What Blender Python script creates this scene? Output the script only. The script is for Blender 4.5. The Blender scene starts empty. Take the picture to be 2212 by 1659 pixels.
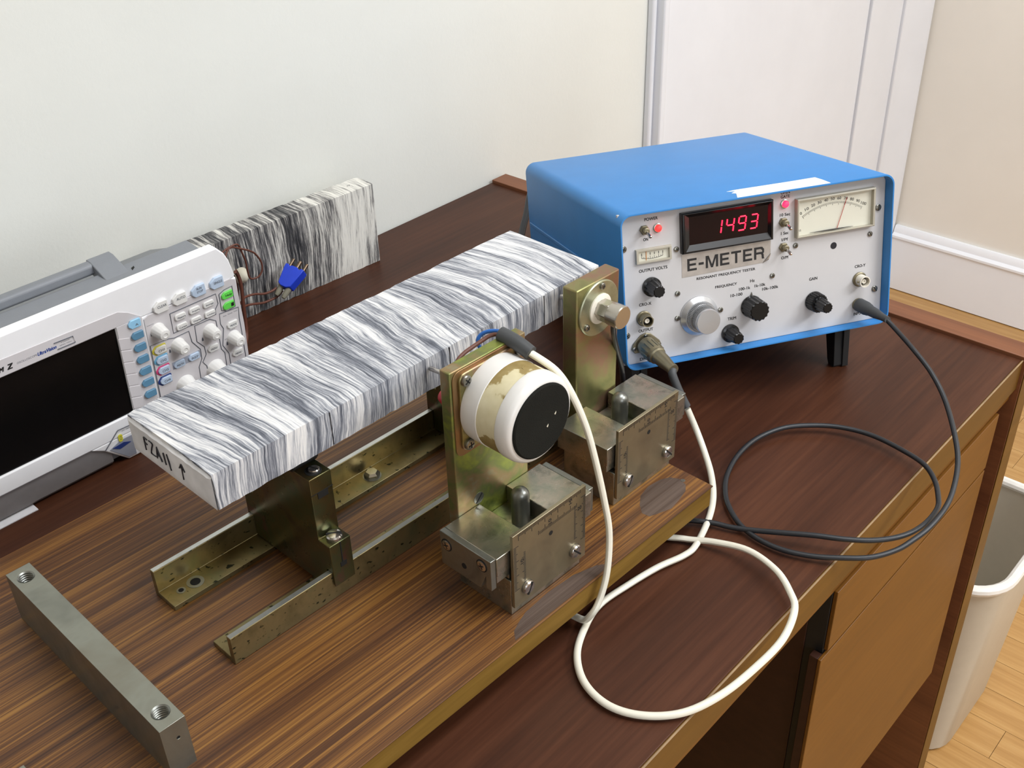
import bpy, bmesh, math, random
from mathutils import Vector, Matrix
random.seed(7)
SC = bpy.context.scene
COL = SC.collection
# ------------------------------------------------------------------ camera, light, exposure
def look_camera():
    f, yaw, pitch, roll = 2394.57, 0.74579, -0.58036, -0.03049
    cy, sy, cp, sp = math.cos(yaw), math.sin(yaw), math.cos(pitch), math.sin(pitch)
    F = Vector((cy*cp, sy*cp, sp)); R = Vector((sy, -cy, 0)); U = R.cross(F)
    c, s = math.cos(roll), math.sin(roll)
    X = c*R + s*U; Y = -s*R + c*U
    cam = bpy.data.cameras.new('camera'); o = bpy.data.objects.new('camera', cam); COL.objects.link(o)
    m = Matrix((X, Y, -F)).transposed().to_4x4(); m.translation = Vector((-1.08208, -0.2695, 0.63084))
    o.matrix_world = m
    cam.sensor_width = 36; cam.sensor_fit = 'HORIZONTAL'; cam.lens = f/2212*36; cam.clip_start = .01
    SC.camera = o
look_camera()
world = bpy.data.worlds.new('world'); SC.world = world; world.use_nodes = True
world.node_tree.nodes['Background'].inputs[0].default_value = (.9, .95, 1, 1)
world.node_tree.nodes['Background'].inputs[1].default_value = .15
def area(name, loc, rot, sx, sy, watts, col):
    l = bpy.data.lights.new(name, 'AREA'); l.shape = 'RECTANGLE'; l.size = sx; l.size_y = sy; l.energy = watts; l.color = col
    o = bpy.data.objects.new(name, l); COL.objects.link(o); o.location = loc; o.rotation_euler = rot
    return o
area('ceiling_lamp', (-.15, -.36, 1.72), (0, 0, 0), 1.2, .6, 12.5, (.95, .99, 1.04))
area('ceiling_lamp', (.45, -1.7, 1.72), (0, 0, 0), 1.2, .6, 33, (.95, .99, 1.04))
area('fill_light', (-2.0, -2.95, .75), (math.radians(90), 0, 0), 1.5, 1.5, 17, (.92, .98, 1.06))  # added fill that brightens the room from the front; no window is built
SC.view_settings.view_transform = 'Standard'; SC.view_settings.look = 'None'
SC.view_settings.gamma = 1; SC.view_settings.use_curve_mapping = False
SC.view_settings.exposure = 0.8
# ------------------------------------------------------------------ materials
def srgb(r, g, b):
    f = lambda c: (c/255/12.92) if c/255 <= .04045 else ((c/255+.055)/1.055)**2.4
    return (f(r), f(g), f(b), 1)
MATS = {}
def nodes_of(name):
    m = bpy.data.materials.new(name); m.use_nodes = True
    nt = m.node_tree; return m, nt, nt.nodes['Principled BSDF']
def N(nt, typ, **kw):
    n = nt.nodes.new(typ)
    for k, v in kw.items():
        if k.startswith('i_'):
            key = k[2:]; key = int(key) if key.isdigit() else key
            n.inputs[key].default_value = v
        else: setattr(n, k, v)
    return n
def ramp(nt, fac, stops):
    r = nt.nodes.new('ShaderNodeValToRGB'); e = r.color_ramp.elements
    while len(e) < len(stops): e.new(.5)
    for el, (p, c) in zip(e, stops): el.position = p; el.color = c
    nt.links.new(fac, r.inputs[0]); return r.outputs[0]
def coord(nt, scale, loc=(0, 0, 0), rot=(0, 0, 0)):
    t = nt.nodes.new('ShaderNodeTexCoord'); mp = nt.nodes.new('ShaderNodeMapping')
    mp.inputs['Scale'].default_value = scale; mp.inputs['Location'].default_value = loc; mp.inputs['Rotation'].default_value = rot
    nt.links.new(t.outputs['Object'], mp.inputs[0]); return mp.outputs[0]
def noise(nt, vec, scale, detail=4, rough=.55, dist=0):
    n = N(nt, 'ShaderNodeTexNoise'); n.inputs['Scale'].default_value = scale; n.inputs['Detail'].default_value = detail
    n.inputs['Roughness'].default_value = rough; n.inputs['Distortion'].default_value = dist
    nt.links.new(vec, n.inputs['Vector']); return n.outputs['Fac']
def math_n(nt, op, a, b):
    n = N(nt, 'ShaderNodeMath', operation=op)
    for i, v in enumerate((a, b)):
        if isinstance(v, (int, float)): n.inputs[i].default_value = v
        else: nt.links.new(v, n.inputs[i])
    return n.outputs[0]
def bump(nt, bs, h, strength, dist):
    b = N(nt, 'ShaderNodeBump'); b.inputs['Strength'].default_value = strength; b.inputs['Distance'].default_value = dist
    nt.links.new(h, b.inputs['Height']); nt.links.new(b.outputs[0], bs.inputs['Normal'])
def plain(name, rgb, rough=.5, metal=0, var=.06, scale=60, spec=.5, bumpy=0, bscale=400, coat=0):
    """flat colour with a little mottling so that no surface is dead even"""
    m, nt, bs = nodes_of(name)
    c = srgb(*rgb); v = coord(nt, (1, 1, 1)); n = noise(nt, v, scale, 3)
    lo = tuple(x*(1-var) for x in c[:3])+(1,); hi = tuple(min(1, x*(1+var)) for x in c[:3])+(1,)
    nt.links.new(ramp(nt, n, [(.3, lo), (.7, hi)]), bs.inputs['Base Color'])
    bs.inputs['Roughness'].default_value = rough; bs.inputs['Metallic'].default_value = metal
    bs.inputs['Specular IOR Level'].default_value = spec
    if coat: bs.inputs['Coat Weight'].default_value = coat
    if bumpy: bump(nt, bs, noise(nt, v, bscale, 4), bumpy, .0006)
    MATS[name] = m; return m
def emit(name, rgb, strength):
    m, nt, bs = nodes_of(name); bs.inputs['Base Color'].default_value = srgb(*rgb)
    bs.inputs['Emission Color'].default_value = srgb(*rgb); bs.inputs['Emission Strength'].default_value = strength
    MATS[name] = m; return m
def wood(name, stops, fine, band, rough, spec=.4, off=(0, 0, 0), bmp=.05, thin=.5):
    m, nt, bs = nodes_of(name)
    a = noise(nt, coord(nt, fine, off), 1, 5, .65); b = noise(nt, coord(nt, band, off), 1, 3, .5, .6)
    f = math_n(nt, 'ADD', math_n(nt, 'MULTIPLY', a, thin), math_n(nt, 'MULTIPLY', b, 1-thin))
    nt.links.new(ramp(nt, f, stops), bs.inputs['Base Color'])
    bs.inputs['Roughness'].default_value = rough; bs.inputs['Specular IOR Level'].default_value = spec
    bump(nt, bs, a, bmp, .0004)
    MATS[name] = m; return m
def marble(name, off, stops, bandscale=30, warp=.02, edge=None):
    m, nt, bs = nodes_of(name)
    t = nt.nodes.new('ShaderNodeTexCoord'); o = t.outputs['Object']
    sp = nt.nodes.new('ShaderNodeSeparateXYZ'); nt.links.new(o, sp.inputs[0])
    w1 = noise(nt, coord(nt, (1, 1, .8), off), 5, 1); w2 = noise(nt, coord(nt, (1, 1, 1), (off[0]+3, 1, 2)), 26, 2)
    x = math_n(nt, 'ADD', sp.outputs[0], math_n(nt, 'MULTIPLY', math_n(nt, 'SUBTRACT', w1, .5), warp*3))
    x = math_n(nt, 'ADD', x, math_n(nt, 'MULTIPLY', math_n(nt, 'SUBTRACT', w2, .5), warp*.42))
    cb = nt.nodes.new('ShaderNodeCombineXYZ')
    nt.links.new(x, cb.inputs[0]); nt.links.new(sp.outputs[1], cb.inputs[1]); nt.links.new(sp.outputs[2], cb.inputs[2])
    def layer(scl, detail, rough, loc):
        mp = nt.nodes.new('ShaderNodeMapping'); mp.inputs['Scale'].default_value = scl; mp.inputs['Location'].default_value = loc
        nt.links.new(cb.outputs[0], mp.inputs[0]); return noise(nt, mp.outputs[0], 1, detail, rough)
    band = layer((bandscale, 3, 3), 2, .55, off)
    mid = layer((bandscale*4.2, 8, 8), 3, .6, (off[0], 5, 0))
    fine = layer((bandscale*21, 26, 26), 5, .75, (off[0], 9, 4))
    f = math_n(nt, 'ADD', math_n(nt, 'MULTIPLY', band, .31), math_n(nt, 'ADD', math_n(nt, 'MULTIPLY', mid, .27), math_n(nt, 'MULTIPLY', fine, .48)))
    if edge:   # a paler vein set at one end of the block
        e = N(nt, 'ShaderNodeMapRange'); e.inputs[1].default_value = edge[0]; e.inputs[2].default_value = edge[1]; e.inputs[3].default_value = 0; e.inputs[4].default_value = edge[2]
        nt.links.new(x, e.inputs[0]); f = math_n(nt, 'ADD', f, e.outputs[0])
    nt.links.new(ramp(nt, f, stops), bs.inputs['Base Color'])
    bs.inputs['Roughness'].default_value = .55; bs.inputs['Specular IOR Level'].default_value = .3
    bump(nt, bs, fine, .12, .0005)
    MATS[name] = m; return m
def zinc(name, cols, rough=.38, metal=.85, scale=35, off=(0, 0, 0), pits=0):
    m, nt, bs = nodes_of(name)
    v = coord(nt, (1, 1, 1), off); n = noise(nt, v, scale, 4, .6, .4)
    k = len(cols); c = ramp(nt, n, [(.28+.44*i/(k-1), srgb(*x)) for i, x in enumerate(cols)])
    if pits:
        p = noise(nt, coord(nt, (1, 1, 1.6), (4, 4, 4)), 170, 2); pr = ramp(nt, p, [(.64, (0, 0, 0, 1)), (.70, (1, 1, 1, 1))])
        mx = N(nt, 'ShaderNodeMixRGB'); nt.links.new(pr, mx.inputs[0]); nt.links.new(c, mx.inputs[1]); mx.inputs[2].default_value = srgb(48, 50, 34); c = mx.outputs[0]
    nt.links.new(c, bs.inputs['Base Color']); bs.inputs['Metallic'].default_value = metal
    rr = N(nt, 'ShaderNodeMapRange'); rr.inputs[3].default_value = rough-.1; rr.inputs[4].default_value = rough+.15
    nt.links.new(noise(nt, v, 90, 4), rr.inputs[0]); nt.links.new(rr.outputs[0], bs.inputs['Roughness'])
    MATS[name] = m; return m
def clear(name, fac=.07):
    m = bpy.data.materials.new(name); m.use_nodes = True; nt = m.node_tree; nt.nodes.clear()
    o = nt.nodes.new('ShaderNodeOutputMaterial'); a = nt.nodes.new('ShaderNodeBsdfTransparent'); b = nt.nodes.new('ShaderNodeBsdfGlossy')
    b.inputs['Roughness'].default_value = .08; mx = nt.nodes.new('ShaderNodeMixShader'); mx.inputs[0].default_value = fac
    nt.links.new(a.outputs[0], mx.inputs[1]); nt.links.new(b.outputs[0], mx.inputs[2]); nt.links.new(mx.outputs[0], o.inputs[0])
    MATS[name] = m; return m
plain('wall_paint', (225, 226, 220), .75, var=.015, scale=8, spec=.2, bumpy=.35, bscale=170)
plain('wall_cream', (238, 233, 223), .75, var=.02, scale=6, spec=.2, bumpy=.25, bscale=170)
plain('gloss_white', (228, 230, 235), .35, var=.02, scale=10, spec=.4)
plain('skirting_white', (244, 246, 250), .4, var=.01, scale=10, spec=.4)
plain('wall_tan', (150, 144, 134), .8, var=.03, scale=5, spec=.2)
plain('ceiling_white', (235, 235, 230), .9, var=.01)
wood('desk_top', [(.33, srgb(55, 29, 17)), (.5, srgb(70, 39, 24)), (.68, srgb(86, 51, 33))], (7, 190, 30), (2.2, 26, 6), .42, .25, bmp=.04)
wood('desk_edge', [(.3, srgb(86, 58, 14)), (.55, srgb(100, 68, 19)), (.75, srgb(112, 77, 27))], (9, 40, 160), (3, 10, 26), .45, .35, bmp=.03)
wood('desk_front', [(.3, srgb(94, 58, 13)), (.5, srgb(107, 67, 17)), (.72, srgb(119, 77, 25))], (14, 60, 140), (2.5, 10, 14), .42, .35, bmp=.03)
wood('desk_panel', [(.3, srgb(98, 56, 36)), (.5, srgb(118, 72, 46)), (.72, srgb(134, 84, 54))], (160, 7, 160), (20, 2, 20), .42, .4, bmp=.03)
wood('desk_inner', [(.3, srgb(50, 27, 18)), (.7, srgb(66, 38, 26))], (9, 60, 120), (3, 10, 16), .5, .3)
wood('board_top', [(.34, srgb(56, 34, 21)), (.44, srgb(84, 53, 30)), (.51, srgb(108, 71, 36)), (.58, srgb(134, 92, 44)), (.70, srgb(164, 121, 60))], (4, 640, 30), (1.2, 110, 10), .4, .4, thin=.62)
wood('board_edge', [(.3, srgb(96, 70, 22)), (.55, srgb(124, 94, 38)), (.8, srgb(144, 112, 54))], (10, 40, 200), (4, 10, 40), .6, .25)
wood('oak_floor', [(.28, srgb(160, 116, 62)), (.5, srgb(184, 142, 86)), (.72, srgb(200, 162, 108))], (150, 7, 40), (18, 1.2, 10), .33, .45, bmp=.03)
WS = [(.30, srgb(70, 74, 82)), (.40, srgb(118, 122, 130)), (.49, srgb(176, 178, 182)), (.57, srgb(226, 225, 222)), (.7, srgb(246, 244, 238))]
marble('marble_light', (1.3, 2, 3), [(.42, srgb(58, 62, 73)), (.485, srgb(108, 112, 122)), (.53, srgb(160, 163, 170)), (.57, srgb(204, 205, 208)), (.63, srgb(234, 233, 231))], 36, .02, edge=(.30, .40, .04))
marble('marble_dark', (7.1, 2, 3), [(.46, srgb(34, 36, 40)), (.515, srgb(78, 78, 80)), (.55, srgb(134, 132, 130)), (.585, srgb(200, 198, 192)), (.65, srgb(236, 234, 226))], 24, .012, edge=(.27, .33, .075))
plain('worn_edge_highlight', (150, 124, 92), .6, var=.2, scale=60)
plain('marble_end', (228, 228, 230), .6, var=.17, scale=34, spec=.25, bumpy=.3, bscale=90)
plain('pencil', (38, 38, 44), .7)
plain('marker_ink', (28, 26, 34), .5)
OL = [(104, 98, 62), (134, 128, 82), (150, 140, 98), (158, 128, 106), (124, 130, 92)]
zinc('zinc_plate', OL, .36)
zinc('zinc_pale', [(150, 152, 128), (176, 178, 152), (160, 160, 134)], .36)
zinc('zinc_rail', [(112, 102, 70), (140, 126, 88), (120, 120, 86)], .36, .85, pits=1)
zinc('zinc_driver', [(96, 112, 52), (150, 160, 70), (120, 128, 76), (150, 126, 92), (146, 160, 134)], .4, .7, 24, (3, 1, 0))
zinc('zinc_pickup', [(120, 122, 78), (142, 138, 92), (152, 118, 98), (126, 134, 88)], .36, .8, 22, (0, 5, 2))
zinc('support_metal', [(96, 78, 60), (110, 96, 62), (92, 98, 68), (120, 82, 78)], .28, .9, 26)
zinc('steel', [(120, 122, 118), (146, 148, 142), (134, 134, 124)], .34, .9, 30)
zinc('steel_green', [(112, 118, 100), (160, 162, 148), (182, 174, 160), (132, 134, 122)], .27, .92, 40)
zinc('gasket_copper', [(126, 92, 62), (150, 116, 82), (140, 120, 80)], .4, .8, 30)
zinc('bar_steel', [(124, 126, 118), (150, 152, 142), (138, 136, 124)], .33, .9, 18)
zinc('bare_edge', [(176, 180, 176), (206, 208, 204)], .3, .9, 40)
zinc('ruler_steel', [(138, 128, 106), (160, 150, 124), (144, 140, 116)], .34, .85, 16)
plain('chrome', (196, 192, 188), .16, .95)
plain('screw_steel', (138, 136, 128), .3, .9)
plain('dark_slot', (14, 14, 13), .7)
plain('black_plastic', (17, 17, 18), .28, spec=.5)
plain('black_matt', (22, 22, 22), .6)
plain('black_rubber', (26, 26, 27), .5, spec=.4)
plain('cable_black', (34, 36, 40), .42, spec=.5)
plain('cable_white', (226, 222, 206), .42, var=.03)
plain('sleeve_grey', (66, 68, 70), .55)
plain('wire_blue', (46, 108, 190), .4); plain('wire_brown', (98, 56, 42), .5)
plain('felt', (36, 36, 33), 1, spec=.05, bumpy=.8, bscale=1500)
plain('enamel_white', (224, 222, 218), .3, var=.02, bumpy=.1, bscale=60)
plain('red_cap', (172, 28, 44), .4); plain('white_nylon', (224, 218, 204), .5)
plain('blue_case', (54, 128, 194), .36, var=.03, scale=30, spec=.4, bumpy=.12, bscale=1400)
plain('blue_case_dark', (44, 110, 176), .4)
plain('panel_grey', (197, 195, 195), .5, var=.015, scale=20, spec=.35)
plain('ink', (30, 29, 30), .6); plain('foil', (196, 190, 184), .34, .6, var=.14, scale=90)
plain('tape_white', (250, 248, 240), .75, var=.02); plain('meter_face', (228, 226, 210), .6, var=.015)
plain('meter_frame', (182, 176, 160), .45, .2); plain('needle_red', (196, 60, 52), .5); plain('needle_orange', (214, 136, 60), .5)
plain('alu_dial', (205, 206, 208), .28, .7, var=.03); plain('alu_knurl', (165, 166, 168), .35, .8)
plain('nickel', (186, 182, 174), .24, .9); plain('connector_metal', (140, 132, 108), .38, .75, var=.1)
plain('display_glass', (24, 5, 5), .12, spec=.5)
emit('led_digit', (255, 24, 50), 3.2); emit('led_red', (255, 40, 38), 1.6); emit('led_pink', (255, 36, 70), 1.8)
plain('scope_white', (243, 243, 245), .42, var=.012); plain('scope_panel', (208, 204, 206), .5, var=.012)
plain('scope_body', (128, 132, 138), .5, var=.03, bumpy=.15, bscale=900); plain('scope_under', (128, 124, 124), .55)
plain('scope_screen', (14, 13, 13), .22, spec=.3)
plain('key_white', (232, 231, 228), .42); plain('key_ice', (188, 205, 226), .4); plain('key_blue', (96, 142, 172), .35); plain('key_sky', (152, 204, 236), .35)
plain('key_green', (104, 218, 88), .4); plain('outline_grey', (84, 88, 98), .6); plain('band_grey', (152, 156, 168), .6); plain('key_text', (92, 96, 106), .6)
plain('ring_yellow', (208, 196, 70), .5); plain('ring_blue', (112, 172, 204), .5); plain('ring_pink', (212, 72, 122), .5); plain('ring_navy', (40, 60, 124), .5)
plain('logo_blue', (44, 70, 140), .6); plain('tag_yellow', (222, 216, 62), .6)
plain('plug_blue', (30, 66, 206), .35); plain('wire_sleeve', (128, 124, 108), .7); plain('pin_metal', (128, 110, 92), .3, .9)
plain('putty', (222, 216, 196), .7, var=.03); plain('paper', (236, 236, 240), .8)
plain('bin_plastic', (196, 188, 172), .45, var=.02, bumpy=.1); plain('bin_rim', (226, 222, 214), .4)
wood('stain', [(.36, srgb(62, 44, 34)), (.48, srgb(82, 68, 60)), (.66, srgb(106, 90, 80))], (5, 420, 30), (1.2, 85, 10), .5, .3, thin=.6)
plain('hole_dark', (30, 28, 34), .7)
def tape_mat():
    m, nt, bs = nodes_of('beige_tape')
    n = noise(nt, coord(nt, (1, 1, 1), (2.3, .4, .6)), 30, 4, .55)
    t = nt.nodes.new('ShaderNodeTexCoord'); sp = nt.nodes.new('ShaderNodeSeparateXYZ'); nt.links.new(t.outputs['Object'], sp.inputs[0])
    n = math_n(nt, 'ADD', n, math_n(nt, 'MULTIPLY', math_n(nt, 'SUBTRACT', sp.outputs[2], .166), 5))
    nt.links.new(ramp(nt, n, [(.42, srgb(134, 114, 64)), (.505, srgb(150, 131, 82)), (.525, srgb(206, 196, 158)), (.7, srgb(222, 214, 182))]), bs.inputs['Base Color'])
    bs.inputs['Roughness'].default_value = .7; MATS['beige_tape'] = m
tape_mat(); clear('clear_plastic', .06)
# ------------------------------------------------------------------ mesh helpers (millimetres in, metres out)
class MB:
    def __init__(s): s.v = []; s.f = []
    def add(s, vs, fs):
        k = len(s.v); s.v += [tuple(x) for x in vs]; s.f += [tuple(i+k for i in f) for f in fs]; return s
    def box(s, x0, x1, y0, y1, z0, z1):
        return s.add([(x0, y0, z0), (x1, y0, z0), (x1, y1, z0), (x0, y1, z0), (x0, y0, z1), (x1, y0, z1), (x1, y1, z1), (x0, y1, z1)],
                     [(0, 3, 2, 1), (4, 5, 6, 7), (0, 1, 5, 4), (1, 2, 6, 5), (2, 3, 7, 6), (3, 0, 4, 7)])
    def prism(s, pts, axis, a0, a1):
        """pts: 2D outline; axis 'y': pts=(x,z), 'x': pts=(y,z), 'z': pts=(x,y)"""
        def P(p, a): return {'y': (p[0], a, p[1]), 'x': (a, p[0], p[1]), 'z': (p[0], p[1], a)}[axis]
        n = len(pts); vs = [P(p, a0) for p in pts]+[P(p, a1) for p in pts]
        return s.add(vs, [tuple(range(n)), tuple(range(2*n-1, n-1, -1))]+[(i, i+n, (i+1) % n+n, (i+1) % n) for i in range(n)])
    def lathe(s, prof, o=(0, 0, 0), ax=(0, -1, 0), seg=32, flute=0, depth=.06, flute_from=0):
        """prof: (radius, height along ax) from the base outwards; closed by caps"""
        a = Vector(ax).normalized(); h = Vector((0, 0, 1)) if abs(a.z) < .9 else Vector((1, 0, 0))
        u = a.cross(h).normalized(); w = a.cross(u); o = Vector(o); vs = []; fs = []
        for j, (r, t) in enumerate(prof):
            for i in range(seg):
                q = 2*math.pi*i/seg
                rr = r*(1-depth*(.5+.5*math.cos(flute*q))) if flute and j >= flute_from else r
                vs.append(o+a*t+(u*math.cos(q)+w*math.sin(q))*rr)
        m = len(prof)
        for j in range(m-1):
            for i in range(seg):
                k = (i+1) % seg; fs.append((j*seg+i, j*seg+k, (j+1)*seg+k, (j+1)*seg+i))
        fs.append(tuple(range(seg-1, -1, -1))); fs.append(tuple((m-1)*seg+i for i in range(seg)))
        return s.add(vs, fs)
    def cyl(s, o, ax, r, h, seg=24, cham=0):
        p = [(r, 0), (r, h)] if not cham else [(r, 0), (r, h-cham), (r-cham, h)]
        return s.lathe(p, o, ax, seg)
    def tube(s, pts, r, seg=10, closed_ends=True, flat=1):
        pts = [Vector(p) for p in pts]; n = len(pts); vs = []; fs = []; up = None
        for i, p in enumerate(pts):
            t = (pts[min(i+1, n-1)]-pts[max(i-1, 0)]).normalized()
            if up is None: up = (Vector((0, 0, 1)) if abs(t.z) < .9 else Vector((1, 0, 0)))
            sd = t.cross(up).normalized(); up = sd.cross(t).normalized()
            rr = r[i] if isinstance(r, list) else r
            for k in range(seg):
                q = 2*math.pi*k/seg; vs.append(p+sd*math.cos(q)*rr+up*math.sin(q)*rr*flat)
        for i in range(n-1):
            for k in range(seg): l = (k+1) % seg; fs.append((i*seg+k, i*seg+l, (i+1)*seg+l, (i+1)*seg+k))
        if closed_ends: fs += [tuple(range(seg-1, -1, -1)), tuple((n-1)*seg+k for k in range(seg))]
        return s.add(vs, fs)
    def xform(s, M): s.v = [tuple(M @ Vector(v)) for v in s.v]; return s
    def mesh(s, name):
        me = bpy.data.meshes.new(name); me.from_pydata([(x*.001, y*.001, z*.001) for x, y, z in s.v], [], s.f)
        bm = bmesh.new(); bm.from_mesh(me); bmesh.ops.recalc_face_normals(bm, faces=bm.faces); bm.to_mesh(me); bm.free(); return me
    def build(s, name, mat, parent=None, bevel=0, smooth=True, loc=None, rot=None, seg=2):
        return put(name, s.mesh(name), mat, parent, bevel, smooth, loc, rot, seg)
def put(name, me, mat, parent=None, bevel=0, smooth=True, loc=None, rot=None, seg=2):
    if not me.materials: me.materials.append(MATS[mat])
    if smooth:
        me.shade_smooth(); me.set_sharp_from_angle(angle=math.radians(32))
    o = bpy.data.objects.new(name, me); COL.objects.link(o); o.parent = parent
    if loc is not None: o.location = [x*.001 for x in loc]
    if rot is not None: o.rotation_euler = rot
    if bevel:
        b = o.modifiers.new('edge', 'BEVEL'); b.width = bevel*.001; b.segments = seg; b.limit_method = 'ANGLE'; b.angle_limit = math.radians(40); b.harden_normals = False
    return o
def smooth_path(p, n=8):
    p = [Vector(x) for x in p]; out = []
    for i in range(len(p)-1):
        a, b, c, d = p[max(i-1, 0)], p[i], p[i+1], p[min(i+2, len(p)-1)]
        for k in range(n):
            t = k/n; out.append(.5*((2*b)+(c-a)*t+(2*a-5*b+4*c-d)*t*t+(3*b-a-3*c+d)*t**3))
    return out+[p[-1]]
def rounded(x0, x1, z0, z1, r, n=5):
    out = []
    for cx, cz, a in ((x1-r, z0+r, -90), (x1-r, z1-r, 0), (x0+r, z1-r, 90), (x0+r, z0+r, 180)):
        for i in range(n+1):
            q = math.radians(a+90*i/n); out.append((cx+r*math.cos(q), cz+r*math.sin(q)))
    return out
def thing(name, label, cat, M=None, loc=None, group=None):
    o = bpy.data.objects.new(name, None); COL.objects.link(o); o.empty_display_size = .02
    if M is not None: o.matrix_world = M
    if loc is not None: o.location = loc
    o['label'] = label; o['category'] = cat
    if group: o['group'] = group
    return o
def tag(o, label, cat, group=None):
    o['label'] = label; o['category'] = cat
    if group: o['group'] = group
    return o
def struct(o): o['kind'] = 'structure'; return o
def note(o, label): o['label'] = label; return o
def cut(o, mb):
    """take a shape out of a mesh for good (bolt holes)"""
    t = mb.build('cutter_tmp', 'dark_slot', o.parent, 0, False)
    b = o.modifiers.new('cut', 'BOOLEAN'); b.object = t; b.operation = 'DIFFERENCE'; b.solver = 'EXACT'
    bpy.context.view_layer.update()
    dg = bpy.context.evaluated_depsgraph_get()
    for m in o.modifiers:
        if m.type == 'BEVEL': m.show_viewport = False
    dg.update(); me = bpy.data.meshes.new_from_object(o.evaluated_get(dg))
    o.modifiers.remove(b)
    for m in o.modifiers: m.show_viewport = True
    o.data = me; bpy.data.objects.remove(t)
    o.data.shade_smooth(); o.data.set_sharp_from_angle(angle=math.radians(32))
FONTCACHE = {}
def text(parent, s, cx, cz, w, h, mat, y=-.06, rz=0, name='lettering', M=None, bold=0, slant=0, heavy=0):
    """flat print on a plane facing -y: centre (cx,cz), width and height in mm"""
    key = (s, bold, slant)
    if key not in FONTCACHE:
        cu = bpy.data.curves.new('t', 'FONT'); cu.body = s; cu.resolution_u = 3; cu.fill_mode = 'FRONT'; cu.offset = bold; cu.shear = slant
        ob = bpy.data.objects.new('t', cu); COL.objects.link(ob); bpy.context.view_layer.update()
        me = bpy.data.meshes.new_from_object(ob.evaluated_get(bpy.context.evaluated_depsgraph_get()))
        FONTCACHE[key] = ([tuple(v.co) for v in me.vertices], [tuple(p.vertices) for p in me.polygons])
        bpy.data.objects.remove(ob); bpy.data.curves.remove(cu); bpy.data.meshes.remove(me)
    vs, fs = FONTCACHE[key]
    x0 = min(v[0] for v in vs); x1 = max(v[0] for v in vs); y0 = min(v[1] for v in vs); y1 = max(v[1] for v in vs)
    c, sn = math.cos(rz), math.sin(rz); mb = MB(); pts = []
    for v in vs:
        a = (v[0]-(x0+x1)/2)/(x1-x0)*w; b = (v[1]-(y0+y1)/2)/(y1-y0)*h
        pts.append((cx+a*c-b*sn, y, cz+a*sn+b*c))
    for k, (hx, hz) in enumerate(((0, 0),) if not heavy else ((-.5, -.35), (.5, -.35), (-.5, .35), (.5, .35))):
        mb.add([(p[0]+hx*heavy, p[1]-k*.004, p[2]+hz*heavy) for p in pts], fs)
    if M is not None: mb.xform(M)
    return mb.build(name, mat, parent, 0, False)
def screw_head(parent, o, ax, r, h, mat='screw_steel', slot='cross', ang=.5, name='screw', dome=.35):
    a = Vector(ax).normalized(); o = Vector(o)
    m = MB().lathe([(r, 0), (r, h*.55), (r*.86, h*.82), (r*.5, h*.97), (r*.1, h)], o, a, 20); sc = m.build(name, mat, parent)
    hlp = Vector((0, 0, 1)) if abs(a.z) < .9 else Vector((1, 0, 0)); u = a.cross(hlp).normalized(); w = a.cross(u)
    for k in range(2 if slot == 'cross' else 1):
        q = ang+k*math.pi/2; d = u*math.cos(q)+w*math.sin(q); e = a.cross(d); L = r*(.6 if slot == 'cross' else .93); W = r*.13; t = h*(.985 if slot == 'cross' else .8)
        mb = MB(); vs = []
        for tt in (t*.6, h*1.01):
            for sx, sy in ((-1, -1), (1, -1), (1, 1), (-1, 1)): vs.append(o+a*tt+d*L*sx+e*W*sy)
        mb.add(vs, [(0, 3, 2, 1), (4, 5, 6, 7), (0, 1, 5, 4), (1, 2, 6, 5), (2, 3, 7, 6), (3, 0, 4, 7)])
        mb.build('slot', 'dark_slot', sc, 0, False)
    return sc
# ------------------------------------------------------------------ the room
D, XW, ZF, ZC = 762, 1408, -735, 1760
XL, YF = -3000, -3000
struct(MB().box(XL-100, XW+100, D, D+100, ZF-40, ZC).build('wall_back', 'wall_paint'))
struct(MB().box(XW, XW+100, YF-100, D, ZF-40, ZC).build('wall_right', 'wall_cream'))
struct(MB().box(XL-100, XL, YF-100, D, ZF-40, ZC).build('wall_left', 'wall_tan'))
struct(MB().box(XL, XW, YF-100, YF, ZF-40, ZC).build('wall_front', 'wall_tan'))
struct(MB().box(XL-100, XW+100, YF-100, D+100, ZC, ZC+60).build('ceiling', 'ceiling_white'))
fl = struct(MB().box(XL, XW, YF, D, ZF-40, ZF-6).build('floor', 'oak_floor'))
plank_mesh = {}
for i in range(22):
    x0 = 20+i*64; y = -1000-random.random()*380
    while y < D-2:
        L = random.choice((380, 460, 540)); y1 = min(y+L, D-1)
        key = int(y1-y)
        if key not in plank_mesh: plank_mesh[key] = MB().box(0, 63.3, 0, y1-y-.7, 0, 6).mesh('plank')
        put('plank', plank_mesh[key], 'oak_floor', fl, 0, False, (min(x0, XW-64), y, ZF-6+random.random()*.25)); y = y1
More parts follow.
